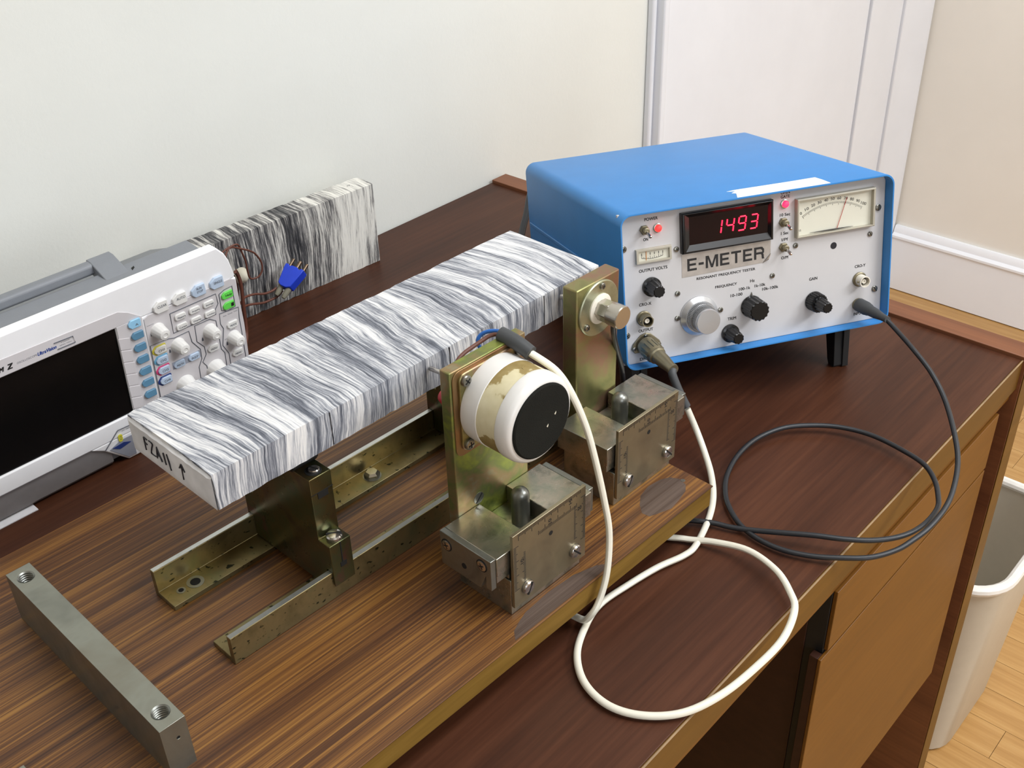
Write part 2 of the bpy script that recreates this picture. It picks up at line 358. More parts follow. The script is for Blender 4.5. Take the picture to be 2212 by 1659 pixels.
# the door in the back wall, its casing, the skirting of the right wall
d1 = struct(MB().box(400, 1139, D-14, D+20, ZF+4, 1330).build('door_1', 'gloss_white', None, 1.5))
struct(MB().box(384, 398.5, D-26, D, ZF, 1345).box(373, 384, D-12, D, ZF, 1345).build('trim_1', 'gloss_white', None, 3))
struct(MB().box(1142, 1292, D-20, D, ZF, 1345).build('trim_2', 'gloss_white', None, 2))
struct(MB().prism([(1293.5, D), (1293.5, D-26), (1345, D-30), (1385, D-44), (1402, D-44), (1402, D)], 'z', ZF, 1345).build('trim_3', 'gloss_white', None, 2))
bb = struct(MB().box(XW-18, XW, YF, D-46, ZF+2, ZF+140).build('baseboard_right', 'skirting_white', None, 1))
MB().prism([(XW, ZF+168), (XW-8, ZF+168), (XW-13, ZF+160), (XW-14, ZF+152), (XW-22, ZF+146), (XW-22, ZF+140), (XW, ZF+140)], 'y', YF, D-46).build('cap_moulding', 'skirting_white', bb, .6)
# ------------------------------------------------------------------ the desk
desk = thing('office_desk', 'dark brown wood desk with honey coloured front along the wall', 'desk', loc=(-.8, .38, ZF*.001))
def dk(mb, name, mat, par=None, bevel=1.0, shift=True):
    if shift: mb.xform(Matrix.Translation((800, -380, -ZF)))
    return mb.build(name, mat, par or desk, bevel)
DX0 = -1900
dk(MB().box(DX0, 0, 1.2, 757, -34, 0), 'desktop', 'desk_top', bevel=.6)
dk(MB().box(DX0, 0, -1.2, 1.2, -35.5, -.2), 'edge_band', 'desk_edge', bevel=.5)
dk(MB().box(DX0, 0, -1.35, .1, -.5, .06), 'worn_edge_highlight', 'worn_edge_highlight', bevel=.1)  # thin pale strip: edge wear, with the edge highlight painted into its colour
dk(MB().box(0, 29.2, -5, 757, -735, 4.3), 'end_panel', 'desk_panel', bevel=.8)
dk(MB().box(0, 29.2, -6.2, -5, -735, 3.9), 'panel_edge_band', 'desk_edge', bevel=.4)
dk(MB().box(DX0-29, DX0, -5, 757, -735, 4.3), 'end_panel', 'desk_panel', bevel=.8)
dk(MB().box(DX0, -1, 3, 40, -50, -36.5), 'front_rail', 'desk_front', bevel=.6)
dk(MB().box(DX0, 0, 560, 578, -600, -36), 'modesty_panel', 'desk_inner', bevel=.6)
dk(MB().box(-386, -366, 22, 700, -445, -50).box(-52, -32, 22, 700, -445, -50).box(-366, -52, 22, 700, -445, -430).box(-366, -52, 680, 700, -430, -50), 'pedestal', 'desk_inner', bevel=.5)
dk(MB().box(-385, -34, 4.2, 22, -444, -51), 'shadow_channel', 'black_matt', bevel=.3)  # black fill: shade of the gap behind the drawer fronts, put into colour
dk(MB().box(-384, -33, 0, 4, -122.5, -51), 'drawer', 'desk_front', bevel=.6)
lo = dk(MB().box(-395, -33, 0, 3.5, -445, -126), 'drawer', 'desk_front', bevel=.6)
dk(MB().box(-394.5, -386, 3.6, 12, -445, -126.4), 'shaded_drawer_edge', 'desk_inner', lo, .4, True)  # side edge of the drawer front, its shade painted as darker wood
# ------------------------------------------------------------------ waste bin
wb = thing('waste_bin', 'beige plastic waste bin with pale rim on the wooden floor', 'waste bin', loc=(.2, .09, ZF*.001))
def bin_ring(x0, x1, y0, y1, r, z): return [(x, y, z) for x, y in rounded(x0, x1, y0, y1, r, 6)]
def loft(rings, cap0=True, cap1=False):
    mb = MB(); n = len(rings[0]); vs = [p for r in rings for p in r]; fs = []
    for j in range(len(rings)-1):
        for i in range(n): k = (i+1) % n; fs.append((j*n+i, j*n+k, (j+1)*n+k, (j+1)*n+i))
    if cap0: fs.append(tuple(range(n-1, -1, -1)))
    if cap1: fs.append(tuple((len(rings)-1)*n+i for i in range(n)))
    return mb.add(vs, fs)
loft([bin_ring(-106, 104, -92, 96, 46, 0), bin_ring(-110, 108, -96, 100, 48, 6), bin_ring(-130, 124, -116, 120, 58, 345), bin_ring(-127.5, 121.5, -113.5, 117.5, 56, 345), bin_ring(-108, 106, -94, 98, 46, 9)], True, True).build('body', 'bin_plastic', wb)
MB().tube([Vector((x, y, 346)) for x, y in rounded(-130, 124, -116, 120, 58, 8)]+[Vector((x, y, 346)) for x, y in rounded(-130, 124, -116, 120, 58, 8)][:2], 7.5, 10, False).build('rim', 'bin_rim', wb)
MB().prism([(-14, 318), (14, 318), (0, 336)], 'y', -119, -110).build('handle_hole', 'dark_slot', wb, 0, False, loc=(70, 2, 0))
# ------------------------------------------------------------------ test rig board with rails
BA = -0.03439; BO = Vector((-.43431, .10436, 0)); ZT = 44.05
MR = Matrix.Translation(BO) @ Matrix.Rotation(BA, 4, 'Z')
def rw(u, v, z): return MR @ Vector((u*.001, v*.001, (z+ZT)*.001))
def rmm(u, v, z): return rw(u, v, z)*1000
rig = thing('test_rig_board', 'wood veneered base board with two steel angle rails screwed on top', 'test rig', MR)
MB().box(-620, 0, 0, 362.8, 22.6, ZT-1).build('core', 'board_edge', rig, .4)
MB().box(-620, 1, -1, 363.2, ZT-1, ZT).build('veneer_top', 'board_top', rig, .2)
for x, y in ((-38, 30), (-38, 330), (-580, 30), (-580, 330)):
    MB().lathe([(15, 0), (17, 3), (17, 22.6)], (x, y, 0), (0, 0, 1), 24).build('rubber_foot', 'black_rubber', rig)
def rail(v0, sgn):
    p = [(0, 0), (27, 0), (27, 4.6), (4.8, 4.6), (4.8, 25), (0, 25)]
    mb = MB().prism([(v0+sgn*a, ZT+b) for a, b in p], 'x', -387, -20)
    r = mb.build('rail', 'zinc_rail', rig, .5)
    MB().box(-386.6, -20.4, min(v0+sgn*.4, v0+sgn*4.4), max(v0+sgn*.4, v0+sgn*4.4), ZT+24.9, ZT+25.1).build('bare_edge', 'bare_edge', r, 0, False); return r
r1 = rail(130.3, 1); r2 = rail(235, -1)
note(r1, 'pitted steel angle rail nearest the slide mounts'); note(r2, 'pitted steel angle rail under the far side of the slab')
for v, us in ((219.5, ((-361.5, 5), (-374, 2.6), (-186, 6))),):
    for u, r in us:
        MB().cyl((u, v, ZT+4.5), (0, 0, 1), r*1.35, .35, 20).build('countersink', 'steel', r2); MB().cyl((u, v, ZT+4.8), (0, 0, 1), r*.8, .2, 18).build('screw_hole', 'dark_slot', r2)
MB().lathe([(7, 0), (7, 3), (5, 5)], (-186, 219.5, ZT+4.6), (0, 0, 1), 6).build('bolt_head', 'steel_green', r2)
for u, v in ((-10, 22),): MB().cyl((u, v, ZT), (0, 0, 1), 2, .25, 14).build('nail_hole', 'screw_steel', rig)
MB().prism([(-66, 14), (-58, 11), (-46, 7), (-33, 9), (-20, 12), (-13, 17), (-10, 25), (-14, 33), (-22, 37), (-36, 39), (-50, 36), (-60, 29), (-67, 21)], 'z', ZT, ZT+.05).build('dark_stain', 'stain', rig, 0, False) if 'stain' in MATS else None
MB().prism([(-238, 1), (-232, 8), (-222, 12), (-212, 15), (-186, 16.5), (-160, 15), (-140, 9), (-128, 1)], 'z', ZT, ZT+.05).build('dark_stain', 'stain', rig, 0, False)
# ------------------------------------------------------------------ supports
def support(u0, label):
    M = MR @ Matrix.Translation((u0*.001, .1827, ZT*.001)); s = thing('slab_support', label, 'support', M, group='slab supports on the rails')
    # profile across the rails, y = 0 is half way between them; notched over both rails
    h = [(54.2, 12), (54.2, 50.8), (41, 50.8), (41, 105)]
    pr = [(-p[0], p[1]) for p in h]
    prof = [(-46.4, 25.6), (-52.6, 25.6), (-52.6, 15)]+pr+[(x, z) for x, z in reversed(h)]+[(52.6, 15), (52.6, 25.6), (46.4, 25.6), (46.4, 5.4), (-46.4, 5.4)]
    b = MB().prism(prof, 'x', 0, 19.2).build('body', 'support_metal', s, .5)
    for sg in (-1, 1):
        screw_head(s, (9.8, sg*47.6, 50.8), (0, 0, 1), 6.1, 4.4, 'chrome', 'slot', .9)
        MB().box(9.2, 10.1, sg*54.35-.2, sg*54.35+.2, 31, 50.5).box(7.5, 13, sg*54.35-.25, sg*54.35+.25, 27.5, 31.5).build('clamp_slit', 'dark_slot', s, 0, False)
        MB().box(5.5, 14.5, sg*41.2-.25, sg*41.2+.25, 85.5, 91).build('clamp_slit', 'dark_slot', s, 0, False)
        MB().box(0, 19.2, sg*41.15-.2, sg*41.15+.2, 90.8, 91.3).build('seam', 'dark_slot', s, 0, False)
        MB().lathe([(6.2, 0), (6.2, .3), (5.4, .4)], (9.6, sg*33.4, 105), (0, 0, 1), 20).build('screw_recess', 'dark_slot', s)
        screw_head(s, (10.2, sg*33.6, 105.3), (0, 0, 1), 4.3, 2.4, 'chrome', 'slot', .3)
    pad = MB().prism([(-24, 105), (24, 105), (26.5, 109), (26.5, 123.6), (-26.5, 123.6), (-26.5, 109)], 'x', -2.5, 21).build('foam_pad', 'black_rubber', s, 1.5)
    note(pad, 'black rubber cushion between support and slab')
    return s
support(-297.6, 'stepped steel support under the near marked end of the marble slab')
support(-104, 'stepped steel support under the slab beside the white round driver')
# ------------------------------------------------------------------ marble slabs
def slab(name, label, M, L, W, H, mat, jag=.6):
    """a sawn block with slightly broken edges; origin at its near bottom corner"""
    t = thing(name, label, 'stone slab', M)
    n = 70; rings = []
    rnd = random.Random(len(label))
    prof = []
    for a, b in (((0, 0), (1, 0)), ((1, 0), (1, 1)), ((1, 1), (0, 1)), ((0, 1), (0, 0))):
        k = 10 if a[0] != b[0] else 5
        for i in range(k): prof.append((a[0]+(b[0]-a[0])*i/k, a[1]+(b[1]-a[1])*i/k))
    for i in range(n+1):
        x = L*i/n; ring = []
        for (py, pz) in prof:
            edge = (py in (0, 1)) and (pz in (0, 1))
            end = i in (0, n)
            dy = dz = dx = 0
            if edge:
                e = .15+rnd.random()*rnd.random()*1.4*jag
                dy = e*(1 if py == 0 else -1); dz = e*(1 if pz == 0 else -1)
            if end:
                e = rnd.random()*.8*jag; dx = e*(1 if i == 0 else -1)
                if edge or py in (0, 1) or pz in (0, 1): dx *= 1.5
            ring.append((x+dx, W*py+dy, H*pz+dz))
        rings.append(ring)
    mb = loft(rings, True, True)
    o = mb.build('stone', mat, t, 0, True); return t
MS = MR @ Matrix.Translation((-.3697, .1398, (ZT+123.8)*.001)) @ Matrix.Rotation(.0035, 4, 'Z')
s1 = slab('marble_slab', 'grey and white veined marble slab resting on the steel supports', MS, 387.5, 105, 29.6, 'marble_light')
# rough pale sawn face at the near end, bevelled towards the top
rnd = random.Random(3); vs = []; fs = []; ny, nz = 26, 8
for j in range(nz+1):
    for i in range(ny+1):
        y = 105*i/ny; z = 29.6*j/nz
        edge = i in (0, ny) or j in (0, nz)
        bulge = 0 if edge else .9+rnd.random()*.5
        zz = z+(0 if j < nz else -(.5+1.3*rnd.random()))
        vs.append((-.25-bulge+(1.8 if j == nz else 0), y if 0 < i < ny else (1 if i == 0 else 104), zz))
for j in range(nz):
    for i in range(ny): a = j*(ny+1)+i; fs.append((a, a+1, a+ny+2, a+ny+1))
note(MB().add(vs, fs).build('sawn_end', 'marble_end', s1), 'rough pale sawn end face')
for u in (-273.5, -158.5, -52):
    MB().box(u+369.7-.4, u+369.7+.4, -.25, .9, 1.2, 28.4).build('pencil_mark', 'pencil', s1, 0, False)
def strokes(parent, lines, ox, oz, sc, name, x=-1.7, r=.55):
    for ln in lines:   # handwriting on the end face: s runs with falling y
        pts = smooth_path([(x, ox-a*sc, oz+b*sc) for a, b in ln], 4)
        MB().tube(pts, r, 6, True).build(name, 'marker_ink', parent)
HW = [[(0, 0), (.1, 5), (.3, 10)], [(.2, 9.8), (4.2, 9.6)], [(.1, 5.6), (3, 5.4)],            # F
      [(6.2, 10), (10.2, 9.4), (8, 5), (6.2, .6), (8, .2), (11.6, .4)],                          # Z
      [(13, 0), (15, 8.4), (15.3, 8.4), (18.4, -.4)], [(13.8, 3), (17, 2.8)],                    # A
      [(22.2, 8.4), (23.0, -.2)], [(26.6, 9.6), (28.2, -2)]]                                         # 11
strokes(s1, HW, 82.5, 10.2, 1.1, 'handwriting')
strokes(s1, [[(0, -1), (.4, 6), (.6, 10.5)], [(-2.6, 7), (-1, 9), (.6, 11.2), (2.4, 8.6), (3.4, 6.4)], [(-1.4, 8), (1.8, 8.6)]], 36, 9.4, 1.05, 'arrow_mark')
M2 = Matrix.Translation((-.656, .7225, 0)) @ Matrix.Rotation(-.0586, 4, 'Z')
s2 = slab('marble_slab', 'dark banded marble slab standing on edge against the wall', M2, 387, 31.5, 103.5, 'marble_dark')
text(s2, '44', 363, 17, 5, 2.2, 'pencil', name='pencil_mark', M=Matrix(((1, 0, 0, 0), (0, 0, 1, 0), (0, 1, 0, 103.75), (0, 0, 0, 1))))
# ------------------------------------------------------------------ loose steel bars
def steel_bar(u, v, label):
    M = MR @ Matrix.Translation((u*.001, v*.001, ZT*.001)); t = thing('steel_bar', label, 'metal bar', M)
    b = MB().box(0, 18, 0, 207, 0, 43).build('bar', 'bar_steel', t, .35)
    for y in (13.5, 194): cut(b, MB().cyl((9.2, y, 24), (0, 0, 1), 5.9, 22, 24))
    cut(b, MB().cyl((10.5, -1, 29), (0, 1, 0), 1.3, 14, 12))
    for y in (13.5, 194):
        mb = MB()
        for k in range(9):
            z = 26.5+k*1.9; mb.lathe([(6.1, 0), (5, .6), (5, .8), (6.1, 1.6)], (9.2, y, z), (0, 0, 1), 24)
        mb.f = [f for f in mb.f if len(f) == 4]; th = mb.build('thread', 'steel', t)
        MB().cyl((9.2, y, 24.2), (0, 0, 1), 5, .3, 20).build('hole_bottom', 'dark_slot', t)
    MB().cyl((10.5, .6, 29), (0, 1, 0), 1.25, .3, 12).build('dowel_hole', 'dark_slot', t, 0, False)
    return t
steel_bar(-468.6, 80.5, 'grey steel bar with two threaded holes lying across the board')
steel_bar(-554.5, -87.3, 'grey steel bar of which only one corner shows at the lower edge')
# ------------------------------------------------------------------ slide mounts
def slide_mount(name, label, u, v, c0, left_plate):
    M = MR @ Matrix.Translation((u*.001, v*.001, ZT*.001)); t = thing(name, label, 'slide mount', M)
    MB().box(0, 76, 0, 54, 0, 33).build('base', 'steel_green', t, .5)
    MB().box(2, 74, 5, 51, 33, 38).build('slide_neck', 'dark_slot', t)
    MB().box(c0, c0+102, 2, 54.3, 38, 45).build('carriage_floor', 'steel_green', t, .3)
    MB().box(c0, c0+35.6, 1.6, 54.4, 44, 60.4).box(c0+12, c0+30, 2, 8, 34, 44).build('carriage_block', 'steel_green', t, .5)
    MB().box(c0+64.4, c0+102, 1.6, 54.4, 44, 60.4).build('carriage_block', 'steel_green', t, .5)
    if left_plate:
        e = MB().prism([(2.6, 60.6), (2.6, 33.5), (8, 33.5), (8, 44), (14, 30), (54, 30), (54.4, 60.6)], 'x', c0-5, c0).build('end_plate', 'steel', t, .4)
        for y, z in ((47.5, 50.5), (11.5, 52.5)):
            MB().cyl((c0-5, y, z), (-1, 0, 0), 5.3, .2, 24).build('countersink', 'dark_slot', e)
            screw_head(e, (c0-5, y, z), (-1, 0, 0), 4.3, 1, 'chrome', 'cross', .4)
        MB().cyl((c0-5, 30, 41), (-1, 0, 0), 2.4, .25, 16).build('tapped_hole', 'dark_slot', e)
    e = MB().box(c0+102, c0+107, 4, 52, 38, 60.4).build('end_plate', 'steel', t, .4)
    rp = MB().box(.5, 78.6, -3, -.2, 8, 76).build('ruler_plate', 'ruler_steel', t, .25); note(rp, 'plate cut from an engraved steel ruler')
    mb = MB()
    for i in range(49):
        x = 6+i*1.38; L = 6 if i % 10 == 0 else (4.2 if i % 5 == 0 else 2.8)
        mb.box(x, x+.45, -3.12, -3, 75.4-L, 75.4)
        if 14 < i < 46: mb.box(x, x+.45, -3.12, -3, 61.5, 61.5+L*.9)
    for i in range(31):
        z = 24+i*1.35; L = 5 if i % 10 == 0 else (3.8 if i % 5 == 0 else 2.6)
        mb.box(1, 1+L, -3.12, -3, z, z+.45); mb.box(78.2-L, 78.2, -3.12, -3, z+3, z+3.45)
        if i < 24: mb.box(13-L*.7, 13, -3.12, -3, z, z+.45); mb.box(65.5, 65.5+L*.7, -3.12, -3, z+8, z+8.45)
    mb.build('graduation_marks', 'ink', rp, 0, False)
    for s, x, z, rz in (('10', 39, 66.5, math.pi/2), ('15', 61.5, 71, math.pi/2), ('20', 71.5, 59, 0), ('10', 9.5, 48, math.pi/2)):
        text(rp, s, x, z, 4.4, 3.2, 'ink', -3.1, rz, 'number', heavy=.2)
    MB().cyl((40, -3, 55), (0, -1, 0), 2, .15, 14).build('rivet_hole', 'dark_slot', rp)
    for x, z, a in ((13.8, 21, 1.1), (66, 21, 2.3)):
        MB().cyl((x, -3, z), (0, -1, 0), 5.9, .5, 24).build('washer', 'screw_steel', t)
        screw_head(t, (x, -3.5, z), (0, -1, 0), 5.5, 3.2, 'chrome', 'slot', a)
    MB().lathe([(7, 0), (7, 25)]+[(7*math.cos(q), 25+7*math.sin(q)) for q in (.3, .6, .9, 1.2, 1.45)], (43.5, 30.5, 45), (0, 0, 1), 28).build('locating_pin', 'steel', t)
    return t
PM = slide_mount('driver_mount', 'machined steel slide mount carrying the white round driver', -221.5, 20.4, -11.5, True)
m1 = MB().box(2.6, 77.6, 54.5, 64.2, 22, 185).build('mast_plate', 'zinc_driver', PM, .8)
note(m1, 'greenish zinc plated upright plate'); screw_head(m1, (24, 54.5, 66), (0, -1, 0), 5, .6, 'steel', 'slot', .8)
MB().prism(rounded(9, 73.5, 117, 181.5, 6), 'y', 51.6, 54.5).build('flange', 'zinc_plate', m1, .8)
MB().prism(rounded(4.5, 76.5, 113, 184, 7), 'y', 53.6, 54.6).build('gasket', 'gasket_copper' if 'gasket_copper' in MATS else 'wire_brown', m1, .3)
for x, z in ((14.5, 176), (68, 176), (14.5, 122.5), (68, 122.5)): screw_head(m1, (x, 51.6, z), (0, -1, 0), 4.3, 3, 'screw_steel', 'cross', random.random()*2)
drv = MB().lathe([(33.4, 0), (33.6, 1), (33.6, 14.6), (33.2, 15)], (41.4, 51.6, 149), (0, -1, 0), 56).build('driver_housing', 'enamel_white', PM)
note(drv, 'white enamelled round driver can')
MB().lathe([(33.1, 0), (33.1, 18)], (41.4, 36.8, 149), (0, -1, 0), 56).build('tape_band', 'beige_tape', drv)
cp = MB().lathe([(33.3, 0), (33.6, .6), (33.5, 7), (32.6, 10), (30.6, 11.8), (28.6, 12.2)], (41.4, 18.9, 149), (0, -1, 0), 56).build('front_cap', 'enamel_white', drv)
MB().lathe([(28.4, 0), (28.4, 1), (27.2, 1.9)], (41.4, 6.7, 149), (0, -1, 0), 56).build('felt_disc', 'felt', drv)
for x, z, a in ((46, 143.5, .3), (54, 150, .9)):
    MB().prism([(x-.9, z-.3), (x-.2, z-1.3), (x+.7, z-.2), (x+.8, z+1.2)], 'y', 4.6, 4.9).build('glue_spot', 'putty', drv, 0, False)
mb = MB()
for q, L in ((.3, 6), (2.5, 5), (4.4, 4.5)):
    mb.tube(smooth_path([(45, 27, 181.7), (45+L*.5*math.cos(q), 27+L*.5*math.sin(q), 181.7), (45+L*math.cos(q), 27+L*math.sin(q), 180.9-.12*L*max(0, math.cos(q)))], 4), [.55]*4+[.4]*4+[.15], 6)
mb.build('tape_pucker', 'beige_tape', drv)
MB().cyl((41.4, 64.2, 149), (0, 1, 0), 31, 6, 40, 2).build('rear_can', 'enamel_white', drv)
MB().tube([(41.4, 70, 148), (41.4, 105, 146), (41.2, 118.6, 144.6)], 1.9, 12).build('drive_rod', 'chrome', PM)
MB().lathe([(3, 0), (5.6, 2), (6.4, 7), (5, 11), (2, 13)], (14, 64, 153.5), (0, 1, 0), 20).build('terminal_cap', 'red_cap', PM)
PK = slide_mount('pickup_mount', 'machined steel slide mount with upright pickup plate near blue case', -75.4, 44.6, -7.5, False)
m2 = MB().box(17.2, 69.8, 56, 71, 22, 172.7).build('mast_plate', 'zinc_pickup', PK, 1.2)
fx, fz = 43, 148.2
MB().lathe([(24, 0), (24, 1.4), (23.2, 2.2)], (fx, 56, fz), (0, -1, 0), 48).build('flange', 'zinc_pale', m2)
for a in (1.45, 3.75, 5.5): screw_head(m2, (fx+19.6*math.cos(a), 53.8, fz+19.6*math.sin(a)), (0, -1, 0), 2.9, 2, 'screw_steel', 'cross', a)
MB().lathe([(13, 0), (13, 1.2), (12, 1.8)], (fx, 53.8, fz), (0, -1, 0), 36).build('insulating_washer', 'white_nylon', m2)
cn = MB().lathe([(9.4, 0), (9.4, 11)], (fx, 52.4, fz), (0, -1, 0), 6).build('pickup_connector', 'nickel', m2, .7)
screw = MB().lathe([(8.6, 0), (9.6, .6), (9.8, 11), (9.2, 11.8)], (fx, 41.6, fz), (0, -1, 0), 32).build('end_cap', 'nickel', m2)
MB().lathe([(8.2, 0), (8.2, 1.4)], (fx, 53.2, fz), (0, -1, 0), 24).build('thread', 'dark_slot', m2)
MB().tube([(fx, 71, fz-2), (fx, 90, fz-3), (fx-1, 94.4, fz-3.3)], 2.5, 12).build('probe_tip', 'chrome', PK)
# ------------------------------------------------------------------ leads of the driver
def wmm(o, p): return o.matrix_world @ (Vector(p)*.001)*1000
bpy.context.view_layer.update()
# white lead: driver -> under the board -> loop on the desk -> meter
EA, EPI = -0.54225, 0.19894
c_, s_, cp_, sp_ = math.cos(EA), math.sin(EA), math.cos(EPI), math.sin(EPI)
EX = Vector((c_, s_, 0)); Y0 = Vector((-s_, c_, 0)); Z0 = Vector((0, 0, 1))
EY = cp_*Y0-sp_*Z0; EZ = sp_*Y0+cp_*Z0
ME = Matrix((EX, EY, EZ)).transposed().to_4x4(); ME.translation = Vector((-.36426, .24583, .06458))
def ew(a, d, h): return (ME @ Vector((a*.001, d*.001, h*.001)))*1000
W0 = Vector((-500, 60, 0))
wl = thing('white_cable', 'white cable from the driver looping over the desk edge to the blue case', 'cable', loc=W0*.001)
def wt(pts, r, name, mat, par, org, n=8, flat=1):
    mb = MB().tube([p-org for p in smooth_path(pts, n)], r, 12, True, flat); return mb.build(name, mat, par)
hang = [rmm(-158.3, 57, 181.6), rmm(-148.3, 42, 168.5), rmm(-142.5, 32, 150.5), rmm(-138.6, 22, 125.2), rmm(-137.3, 14, 99.4), rmm(-135.3, 6, 63.7), rmm(-135.7, 0, 36), rmm(-144.2, -6, 8.2), rmm(-154.1, -8, -12), rmm(-163, -7, -24), rmm(-164, 4, -35.5)]
under = [Vector((-590, 150, 5)), Vector((-540, 165, 5)), Vector((-490, 140, 5))]
loop = [(-470, 115, 4.6), (-463, 102, 5), (-456, 84, 8), (-451, 55, 12), (-458, 25, 13), (-472, 4, 12), (-486, -8, 11), (-517, -16, 10), (-553, -15, 9), (-590, -9, 7), (-619, 3, 5), (-639, 23, 4.5), (-648, 47, 4.5), (-643, 73, 4.5), (-626, 94, 4.6), (-601, 107, 4.6), (-573, 114, 4.6), (-539, 110, 4.6), (-508, 104, 4.6), (-483, 96, 4.6), (-466, 95.5, 4.8), (-431, 106, 4.6), (-404, 119, 5), (-380, 137, 7), (-364, 155, 14), (-355, 171, 27), (-356, 182, 47)]
dend = ew(31, -36, 10)
wt(hang+under+[Vector(p) for p in loop], 2.9, 'cable', 'cable_white', wl, W0, 7, .9)
wt([rmm(-160.5, 83, 187.6), rmm(-159, 68, 185.2), rmm(-158.2, 56, 181.3)], 5.6, 'heat_shrink', 'sleeve_grey', wl, W0)
wt([rmm(-159, 78, 186.5), rmm(-157.1, 84, 186.6), rmm(-156.9, 90, 185.6), rmm(-160.3, 96, 184.4), rmm(-163.5, 100, 181.5), rmm(-166, 101, 177.6), rmm(-165.3, 100, 171.5)], 1.5, 'blue_wire', 'wire_blue', wl, W0)
wt([rmm(-159, 78, 184.8), rmm(-161, 86, 186), rmm(-165, 89.5, 185.4), rmm(-171, 91, 183.7), rmm(-179, 92, 182), rmm(-188.4, 92, 180.6), rmm(-196, 91, 178), rmm(-200, 88, 172)], 1.5, 'brown_wire', 'wire_brown', wl, W0)
wt([Vector((-356, 183, 49)), Vector((-358, 190, 62)), (Vector((-362, 196, 74))+dend)*.5, dend], 3.9, 'heat_shrink', 'sleeve_grey', wl, W0)
def plug_axis(a, b): v = b-a; return a, v.normalized(), v.length
o, ax, L = plug_axis(ew(25, 0, 18.5), dend)
MB().lathe([(9.2, -9), (9.2, 9), (8.6, 10), (8.6, 12), (7.2, 13), (6.6, L*.62), (5.2, L-3), (5.6, L-1), (5.4, L+1)], o-W0, ax, 28).build('drive_plug', 'connector_metal', wl)
mb = MB()
for k in range(14):
    q = 2*math.pi*k/14; hl = Vector((0, 0, 1)); u_ = ax.cross(hl).normalized(); w_ = ax.cross(u_); off = (u_*math.cos(q)+w_*math.sin(q))*9.2
    mb.tube([o-W0+off+ax*-3, o-W0+off+ax*8], .7, 6)
mb.build('grip_ribs', 'connector_metal', wl)
# black lead: pickup -> under the board -> loop over the desk edge -> INPUT
B0 = Vector((-300, 60, 0))
bl = thing('black_cable', 'black coaxial cable coiled over the desk edge into the INPUT socket', 'cable', loc=B0*.001)
bk = [rmm(-32.4, 84, 138.5), rmm(-27, 88, 128), rmm(-15, 96, 112), rmm(-3, 102, 92), rmm(8, 105, 66), rmm(15, 108, 30), rmm(16, 108, -10), rmm(4, 104, -36), rmm(-25, 84, -38.8), rmm(-30, 50, -38.8), rmm(-14, 20, -38.8)]
lp = [(-434, 102, 5), (-428, 85, 5), (-421, 67, 7), (-412, 44, 11), (-402, 22, 14), (-390, -2, 15), (-375, -21, 15), (-355, -35, 15), (-330, -41, 14), (-303, -40, 13), (-285, -33, 12), (-265, -21, 11), (-248, -4, 10), (-239, 20, 9), (-235, 52, 9), (-241, 80, 9), (-255, 103, 9), (-277, 123, 9), (-307, 134, 8), (-338, 135, 6), (-369, 127, 5), (-392, 114, 4.6), (-407, 100, 4.6), (-420, 81, 4.6), (-426, 60, 4.6), (-425, 37, 5), (-417, 14, 6), (-405, -7, 8), (-391, -24, 9), (-371, -35, 9), (-348, -42, 9), (-321, -45, 10), (-291, -42, 12), (-255, -35, 14), (-222, -24, 16), (-194, -9, 20), (-172, 9, 23), (-176, 6, 20)]
lp = lp[:29]+[(-371, -36, 10), (-355, -42, 13), (-335, -47, 17), (-308, -48, 22), (-285, -44, 28), (-260, -35, 36), (-238, -21, 45), (-209, 3, 57), (-192, 26, 69), (-180, 51, 79), (-168, 76, 86.5)]
bend = ew(253, -36, 19.6)
wt(bk+[Vector(p) for p in lp]+[bend], 2.35, 'cable', 'cable_black', bl, B0, 7)
o, ax, L = plug_axis(ew(253, 6, 20.5), bend)
MB().lathe([(6.8, -3), (6.8, 9), (6.2, 10), (6.2, 13), (5.4, 15), (5, L*.6), (3.6, L*.85), (3.2, L+3)], o-B0, ax, 24).build('input_plug', 'sleeve_grey', bl)
# mains lead of the meter
P0 = Vector((-120, 520, 0))
pw = thing('mains_cable', 'black mains cable leaving the back of the blue case', 'cable', loc=P0*.001)
wt([ew(70, 287, 40), ew(66, 315, 42), Vector((-92, 592, 66)), Vector((-128, 580, 42)), Vector((-180, 549, 18)), Vector((-215, 527, 6)), Vector((-240, 508, 4.4)), Vector((-262, 480, 4.4))], 4.2, 'cable', 'cable_black', pw, P0)
# ------------------------------------------------------------------ E-METER
em = thing('resonance_meter', 'blue cased electronic meter with grey front panel and red digits', 'meter', ME)
EWD, EDP, EHT = 281, 286, 150.3
o1 = rounded(0, EWD, 0, EHT, 11, 7); i1 = rounded(2, EWD-2, 2, EHT-2, 9.4, 7)
rg = lambda pts, d: [(x, d, z) for x, z in pts]
loft([rg(o1, EDP), rg(o1, .8), rg(rounded(.4, EWD-.4, .4, EHT-.4, 10.6, 7), 0), rg(rounded(1.6, EWD-1.6, 1.6, EHT-1.6, 9.8, 7), 0), rg(i1, .8), rg(i1, 22)], True, False).build('case', 'blue_case', em)
for a0, a1 in ((-1.5, .2), (EWD-.2, EWD+1.5)): MB().box(a0, a1, 24, 281, 80.6, 84.6).build('case_seam', 'blue_case', em, .7)
MB().box(2.2, EWD-2.2, 12, 15, 2.2, EHT-2.2).build('front_panel', 'panel_grey', em, .3)
PY = 12   # panel plane
def et(s, cx, cz, w, h=2.8, mat='ink', y=PY-.06, **k): return text(em, s, cx, cz, w, h, mat, y, heavy=.24, **k)
